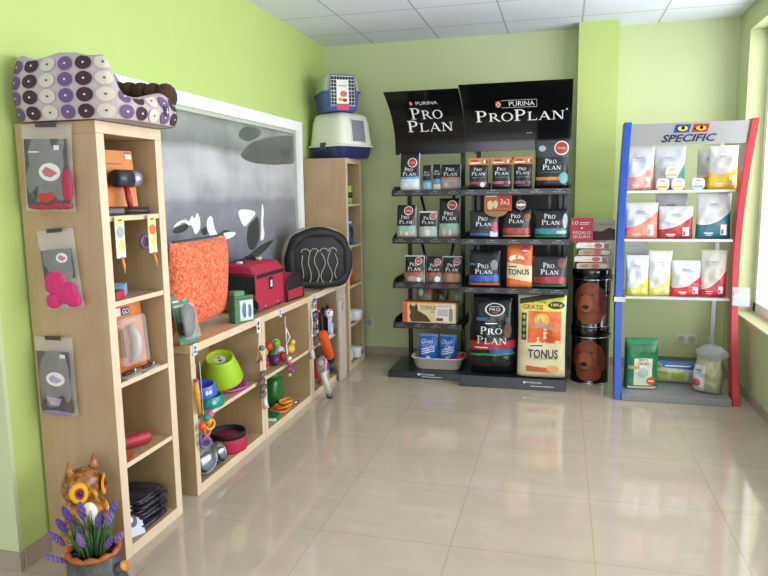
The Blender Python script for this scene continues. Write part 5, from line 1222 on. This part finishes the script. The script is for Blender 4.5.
def ptag(y, z, w, h, c, c2, lab, x=FX+.0015):
    t = thing('price_tag', lab, 'tag', (x, y, z), PI/2, 'tags stuck on the worktop edge')
    obj('tag_card', B().box((-w/2, -.0015, 0), (w/2, 0, h)), mat(c, .5), t)
    obj('print', B().m(mat(c2, .5)).ell(lambda u, v, o: (u, -.0015-o, v), 0, h*.65, w*.28, h*.16, .001).rect(lambda u, v, o: (u, -.0015-o, v), -w*.3, h*.2, w*.3, h*.4, .001, 2, 1), None, t)
ptag(2.965, .735, .038, .058, '#c9d6ee', '#3f6ad0', 'blue and white tag at the near end of the worktop edge')
ptag(4.04, .735, .034, .055, '#cdd8ea', '#5a78c0', 'small blue tag on the worktop edge above the toy pile')
ptag(3.70, .70, .045, .085, '#e0ddd8', '#3a2a3c', 'white tag with dark print where the first two low units meet')
# hanging stick and ring toys at the near stile
t = thing('hanging_chew', 'yellow chew stick with red end hanging on strings at the near stile', 'toy', (FX+.018, 2.90+.035, .70))
obj('string', B().tube([(0, 0, 0), (0, -.005, -.09)], .0015, 5), mat('#d9d6cf', .6), t)
obj('chew_stick', B().tube([(0, -.005, -.09), (0, .0, -.15), (0, .012, -.26)], [.012, .0155, .012], 12), mat('#cf9a2c', .4, bump=(60, .5)), t, smooth=True)
obj('red_end', B().ball((0, -.005, -.088), .013, 10), mat('#b03a2c', .4), t, smooth=True)
t = thing('ring_toy', 'cluster of coloured rings and beads hanging at the near stile', 'toy', (FX+.018, 2.995, .70))
obj('string', B().tube([(0, -.02, -.0), (.0, -.01, -.28)], .0015, 5), mat('#d9d6cf', .6), t)
for k, (dy, dz, c) in enumerate(((-.035, -.40, '#6a4a9a'), (.015, -.375, '#c8742a'), (.04, -.35, '#d8b03a'), (-.02, -.425, '#8a5aa8'))):
    obj('ring', B().torus((.004*k, dy, dz), .026, .006, (.3*k, PI/2, .2), 22, 8), mat(c, .35), t, smooth=True)
for k, (dy, dz, c) in enumerate(((-.045, -.33, '#d8562a'), (.0, -.30, '#1f8a5c'), (.035, -.295, '#c85a9a'), (.015, -.325, '#d89a2c'))):
    obj('bead', B().ball((.012, dy, dz), .02, 14), mat(c, .35), t, smooth=True)
# feather toy and grey links where units 1 and 2 meet
t = thing('feather_toy', 'brown feather teaser with a green bell hanging between the first two units', 'toy', (FX+.012, 3.665, .695))
obj('cord', B().tube([(0, .02, 0), (0, .0, -.09)], .0025, 6), mat('#c9b79c', .7), t)
for k in range(7):
    a = -.9+.3*k; obj('feather', B().tube([(0, 0, -.09), (.004, -.03*math.sin(a)-.005, -.13), (.006, -.07*math.sin(a)-.01, -.175)], [.005, .008, .001], 6), mat('#6a4630' if k % 2 else '#8f6a4a', .8), t, smooth=True)
obj('bell', B().ball((.01, .03, -.09), .018, 12), mat('#4e7a6a', .4), t, smooth=True)
t = thing('link_toy', 'grey brown knotted chew links hanging below the feather teaser', 'toy', (FX+.02, 3.70, .46))
obj('cord', B().tube([(0, 0, .06), (0, 0, 0)], .003, 6), mat('#d6d0c6', .7), t)
for k in range(4):
    b = B(); blob(b, (.0, -.012*(k % 2), -.02-.042*k), (.016, .036, .018), k, 16, .8, (.25, 0, 0), .05); obj('link', b, mat('#6a5a50', .6, bump=(50, .5)), t, smooth=True)
obj('white_tassel', B().tube([(0, .01, -.18), (.002, .025, -.24)], [.012, .018], 8), mat('#d9dcda', .6), t, smooth=True)
# toy pile on the middle unit's shelf
for k, (x, y, z, r_, c, lab) in enumerate(((-1.99, 3.93, .040, .040, '#4f9a3c', 'green ball at the left back of the toy pile'),
        (-1.86, 3.95, .038, .038, '#a8203a', 'dark red ball at the front left of the toy pile'), (-1.83, 4.065, .036, .036, '#5a2a5c', 'plum ball in the front of the toy pile'),
        (-1.93, 4.06, .042, .042, '#d8601f', 'orange ball in the middle of the toy pile'), (-1.82, 4.18, .034, .034, '#c82a2a', 'bright red ball in the front of the toy pile'),
        (-1.90, 4.19, .040, .040, '#2f7a3a', 'dark green ball behind the bright red one'), (-1.90, 4.30, .040, .040, '#c9ccd8', 'white and blue ball at the right of the toy pile'),
        (-1.98, 4.2, .042, .042, '#e07a2a', 'orange ball at the back of the toy pile'), (-2.0, 4.08, .040, .040, '#27408a', 'navy ball at the back of the toy pile'),
        (-1.885, 4.005, .104, .032, '#e0882c', 'amber ball lying on top of the pile, left'), (-1.905, 4.125, .112, .034, '#d24a2a', 'scarlet ball lying on top of the pile, middle'), (-1.90, 4.245, .106, .032, '#7fb23a', 'lime ball lying on top of the pile, right'))):
    t = thing('toy_ball', lab, 'ball', (x, y, S1+z+.0005), 0, 'toys piled in the middle low unit')
    b = B().ball((0, 0, 0), r_, 18); obj('ball', b, mat(c, .35, bump=(30, .4)), t, smooth=True)
    obj('stripe', B().torus((0, 0, 0), r_*.965, .003, (.5*k, .4*k+.4, 0), 24, 6), mat('#e6dfc8' if k % 2 else '#2b2f58', .4), t, smooth=True)
t = thing('duck_toy', 'yellow rubber toy at the right end of the toy pile', 'toy', (-1.86, 4.405, S1))
b = B(); blob(b, (0, 0, .035), (.032, .045, .034), 1, 18); obj('duck_body', b, mat('#d9c04a', .4), t, smooth=True)
obj('duck_head', B().ball((.005, .028, .078), .022, 14), mat('#d9c04a', .4), t, smooth=True); obj('duck_beak', B().tube([(.01, .045, .076), (.012, .06, .074)], [.008, .003], 8), mat('#d86a2a', .4), t, smooth=True)
t = thing('swing_toy', 'white triangle swing with a bunch of coloured beads hanging over the toy pile', 'toy', (FX+.02, 4.075, .73))
obj('chain', B().tube([(0, 0, 0), (0, -.01, -.04), (0, 0.0, -.075)], .003, 6), mat('#cfc8b8', .5), t)
obj('triangle', B().tube([(0, 0, -.075), (0, .065, -.15), (0, .0, -.19), (0, 0.005, -.08)], .005, 8), mat('#dedad2', .5), t, smooth=True)
obj('rope', B().tube([(0, .0, -.19), (0, .01, -.25), (0, .03, -.33)], .006, 8), mat('#e2ddd2', .7, bump=(120, .8)), t, smooth=True)
for k, (dy, dz, c) in enumerate(((0, -.27, '#2f8a4c'), (.035, -.29, '#dfe0e4'), (.01, -.32, '#c22a3a'), (.05, -.335, '#3a5ac0'), (.02, -.36, '#b8306a'), (.06, -.38, '#4a4ac0'), (.035, -.405, '#8ab84a'), (.09, -.39, '#d02a2a'))):
    obj('bead', B().ball((.004*(k % 3), dy, dz), (.016, .017, .014), 12), mat(c, .35), t, smooth=True)
t = thing('treat_jar', 'green see-through jar in the lower bay of the middle low unit', 'jar', (-1.975, 4.32, S0))
b = B(); loft(b, [rsect(.062, .075, 0, .6), rsect(.068, .082, .01, .6), rsect(.068, .082, .17, .6), rsect(.05, .06, .19, .7)]); obj('jar_body', b, mat('#1f6a34', .15, bump=(30, .6)), t, smooth=True)
obj('lid', B().lathe([(0, .19), (.052, .19), (.054, .215), (.05, .22), (0, .22)], n=24), mat('#2c7a44', .35), t, smooth=True)
t = thing('dog_leash', 'coiled orange and yellow leash lying in the lower bay', 'leash', (-1.855, 4.21, S0))
for k, (c, R_, dy) in enumerate((('#d8861f', .072, -.03), ('#e0a02a', .060, .04), ('#cf6a1f', .052, -.02), ('#e6aa3a', .045, .06))):
    pts = [(R_*math.cos(2*PI*i/30)*.85, dy+R_*1.25*math.sin(2*PI*i/30), .011+.009*k+.004*math.sin(3*2*PI*i/30+k)) for i in range(30)]
    obj('strap_loop', B().tube(pts, .0075, 8, True), mat(c, .6, bump=(150, .5)), t, smooth=True)
obj('clip', B().tube([(.05, .1, .012), (.062, .14, .014)], [.007, .009], 8), CHROME, t, smooth=True)
t = thing('green_packet', 'flat green and white packet at the front of the lower middle bay', 'packet', (-1.83, 4.005, S0), .25)
b = B(); blob(b, (0, 0, .014), (.04, .07, .0135), 2, 20, .4); obj('packet_body', b, mat('#0f7a4c', .3, bump=(30, .5)), t, smooth=True)
obj('white_end', B().box((-.03, -.078, .003), (.03, -.062, .022)), mat('#dfe2dc', .4), t, bevel=.003)
# rope with tassel on the stile between units 2 and 3
t = thing('rope_toy', 'white knotted rope with tassel hanging on the stile right of the toy pile', 'toy', (FX+.018, 4.555, .70))
obj('rope', B().tube([(0, 0, 0), (.004, .004, -.1), (0, 0, -.2), (.002, -.002, -.30)], [.006, .007, .006, .007], 8), mat('#d8d0c2', .8, bump=(120, .9)), t, smooth=True)
obj('knot', B().ball((0, 0, -.2), (.014, .016, .014), 10), mat('#d0c6b4', .8), t, smooth=True)
obj('tassel', B().lathe([(.006, -.30), (.014, -.32), (.022, -.37), (.0, -.37)], n=12), mat('#dcd5c8', .9, bump=(140, 1.0)), t, smooth=True)
# hanging packs in front of unit 3
t = hang_card('toy_card', 'white card with purple oval and black toy hanging at the start of the third unit', 'card', (FX+.004, 4.66, .795), .10, .13, ('#d8d6d8', '#6a5a9a', '#cfd2d0'), None)
obj('pink_print', B().m(mat('#c84a7a', .5)).ell(fl_, .02, -.095, .022, .02, .004).m(mat('#3a7a5a', .5)).ell(fl_, -.035, -.08, .012, .03, .003), None, t)
t = thing('black_toy_pack', 'long clear pack of a black toy hanging under the oval card', 'pack', (FX+.022, 4.62, .66), (0, 0, PI/2))
b = B(); blob(b, (0, 0, -.10), (.034, .016, .10), 4, 20, .7, None, .04); obj('black_item', b, mat('#1d1d22', .35, bump=(50, .9), noise=(40, '#77767c', .12)), t, smooth=True)
obj('white_print', B().m(mat('#c9cacf', .4)).ell(lambda u, v, o: (u, -.018-o, v), 0, -.07, .016, .02, .001).rect(lambda u, v, o: (u, -.017-o, v), -.02, -.15, .02, -.13, .001), None, t)
t = thing('bumper_toy', 'bright orange canvas bumper hanging at a slant in front of the third unit', 'toy', (FX+.075, 4.70, .40), (math.radians(35), 0, 0))
obj('canvas_body', B().lathe([(0, -.135), (.032, -.13), (.038, -.12), (.038, .12), (.032, .132), (0, .135)], n=20), mat('#d8541a', .8, bump=(120, .6)), t, smooth=True)
obj('black_tail', B().tube([(0, 0, -.132), (0, .005, -.17), (0, .0, -.20)], [.028, .032, .016], 10), mat('#161618', .7), t, smooth=True)
t = thing('brush_pack', 'clear sleeve with a white tube and dark brush leaning down to the floor', 'pack', (FX+.12, 4.62, .030), (math.radians(20), math.radians(-6), 0))
obj('white_tube', B().lathe([(0, .03), (.020, .03), (.020, .22), (0, .22)], n=18), mat('#d6d3c6', .4), t, smooth=True)
obj('dark_head', B().lathe([(0, -.012), (.024, -.008), (.024, .03), (0, .03)], n=18), mat('#2e2c3e', .4, bump=(60, .8)), t, smooth=True)
b = B(); blob(b, (0, 0, .16), (.034, .030, .175), 4, 18, .6, None, .03); obj('clear_sleeve', b, mat('#dde2e6', .06, alpha=.16, bump=(30, 1)), t, smooth=True)
obj('upper_toy', B().lathe([(0, .23), (.024, .23), (.026, .32), (0, .33)], n=16), mat('#5a5258', .5, bump=(50, .8), noise=(40, '#b0a6a8', .3)), t, smooth=True)
t = thing('football_toy', 'plush white and black football hanging under the dark toys', 'ball', (FX+.022, 4.93, .60))
obj('ball', B().ball((0, 0, 0), .036, 18), mat('#dedee0', .7), t, smooth=True)
for v in (Vector((1, 0, 0)), Vector((.3, -.9, .3)), Vector((.2, .8, .55)), Vector((.4, .1, -.9)), Vector((.5, -.4, .8))):
    v.normalize(); obj('black_patch', B().ball(v*.0285, .0105, 8), mat('#141416', .7), t, smooth=True)
t = thing('blue_white_pack', 'blue and white hanging pack below the plush football', 'pack', (FX+.004, 5.0, .60), (0, 0, PI/2))
obj('card', B().m(zones([(0, '#d8dee4'), (.35, '#3f7fc4'), (.55, '#c8d8e8')], .6)).box((-.045, -.004, -.20), (.045, .0, -.04)), None, t)
obj('bagged_item', B().box((-.03, -.02, -.18), (.03, -.004, -.09)), mat('#b9c9da', .3, bump=(40, .8)), t, bevel=.008)
for k in range(12):
    y = 4.72+.052*(k % 12); c = ['#1f1a1e', '#2a2024', '#1c1c22', '#7a2438', '#241c22', '#8a2a44', '#2a262c', '#a03a50', '#3a2a30', '#6a2a3c', '#23202a', '#5a3a44'][k]
    nm = ['near black', 'brownish black', 'jet black', 'wine red', 'charcoal', 'raspberry', 'dark slate', 'rose red', 'dark brown', 'maroon', 'ink black', 'mauve'][k]
    t = thing('toy_tube', nm+' upright chew toy in the row on the third unit upper shelf', 'toy', (-1.93+.02*(k % 3), y, S1), 0, 'upright chew toys on the third unit')
    obj('tube_body', B().lathe([(0, 0), (.02, 0), (.021, .01), (.018, .12+.012*(k % 4)), (.012, .15+.012*(k % 4)), (0, .155+.012*(k % 4))], n=14), mat(c, .4, bump=(40, .6)), t, smooth=True)
    obj('end_knob', B().ball((0, 0, .16+.012*(k % 4)), .014, 10), mat('#c9b8a8' if k % 4 == 1 else c, .4), t, smooth=True)
for k, (y, c, nm) in enumerate(((5.02, '#c23a44', 'red'), (5.13, '#d9dbe0', 'white'), (5.24, '#3a5a9a', 'blue'))):
    t = thing('boxed_toy', nm+' boxed toy standing in the lower bay of the third unit', 'box', (-1.87, y, S0), .05*k)
    obj('box_body', B().box((-.03, -.042, 0), (.03, .042, .15)), mat(c, .4), t, bevel=.003)
    obj('label_patch', B().box((.03, -.028, .03), (.0312, .028, .10)), mat('#e2e2e4', .4) if c != '#d9dbe0' else mat('#a8303c', .4), t)
t = thing('leash_pack', 'red and black flat pack lying at the front of the third unit lower bay', 'pack', (-1.80, 4.90, S0), .3)
obj('card', B().box((-.025, -.07, 0), (.025, .07, .006)), mat('#b02a36', .4), t); obj('black_leash', B().torus((0, 0, .014), .018, .007, sy=2.4), mat('#18181a', .6), t, smooth=True)
# cardboard scratcher in plastic
t = thing('scratch_board', 'tall pale corrugated scratching board in clear plastic against the farthest low unit', 'scratcher', (FX+.035, 5.19, .002), (math.radians(0), 0, PI/2))
obj('board', B().box((-.058, -.012, .0), (.058, .012, .66)), mat('#cdbfb0', .8, noise=(80, '#b9a898', .6), bump=(120, .8)), t, bevel=.004)
b = B(); blob(b, (0, 0, .387), (.078, .026, .385), 5, 24, .35, None, .012); obj('clear_bag', b, mat('#ece8e6', .08, alpha=.22, bump=(25, 1.0)), t, smooth=True)
obj('grey_label', B().box((-.022, -.0145, .58), (.03, -.0125, .65)), mat('#9a98a0', .5), t)
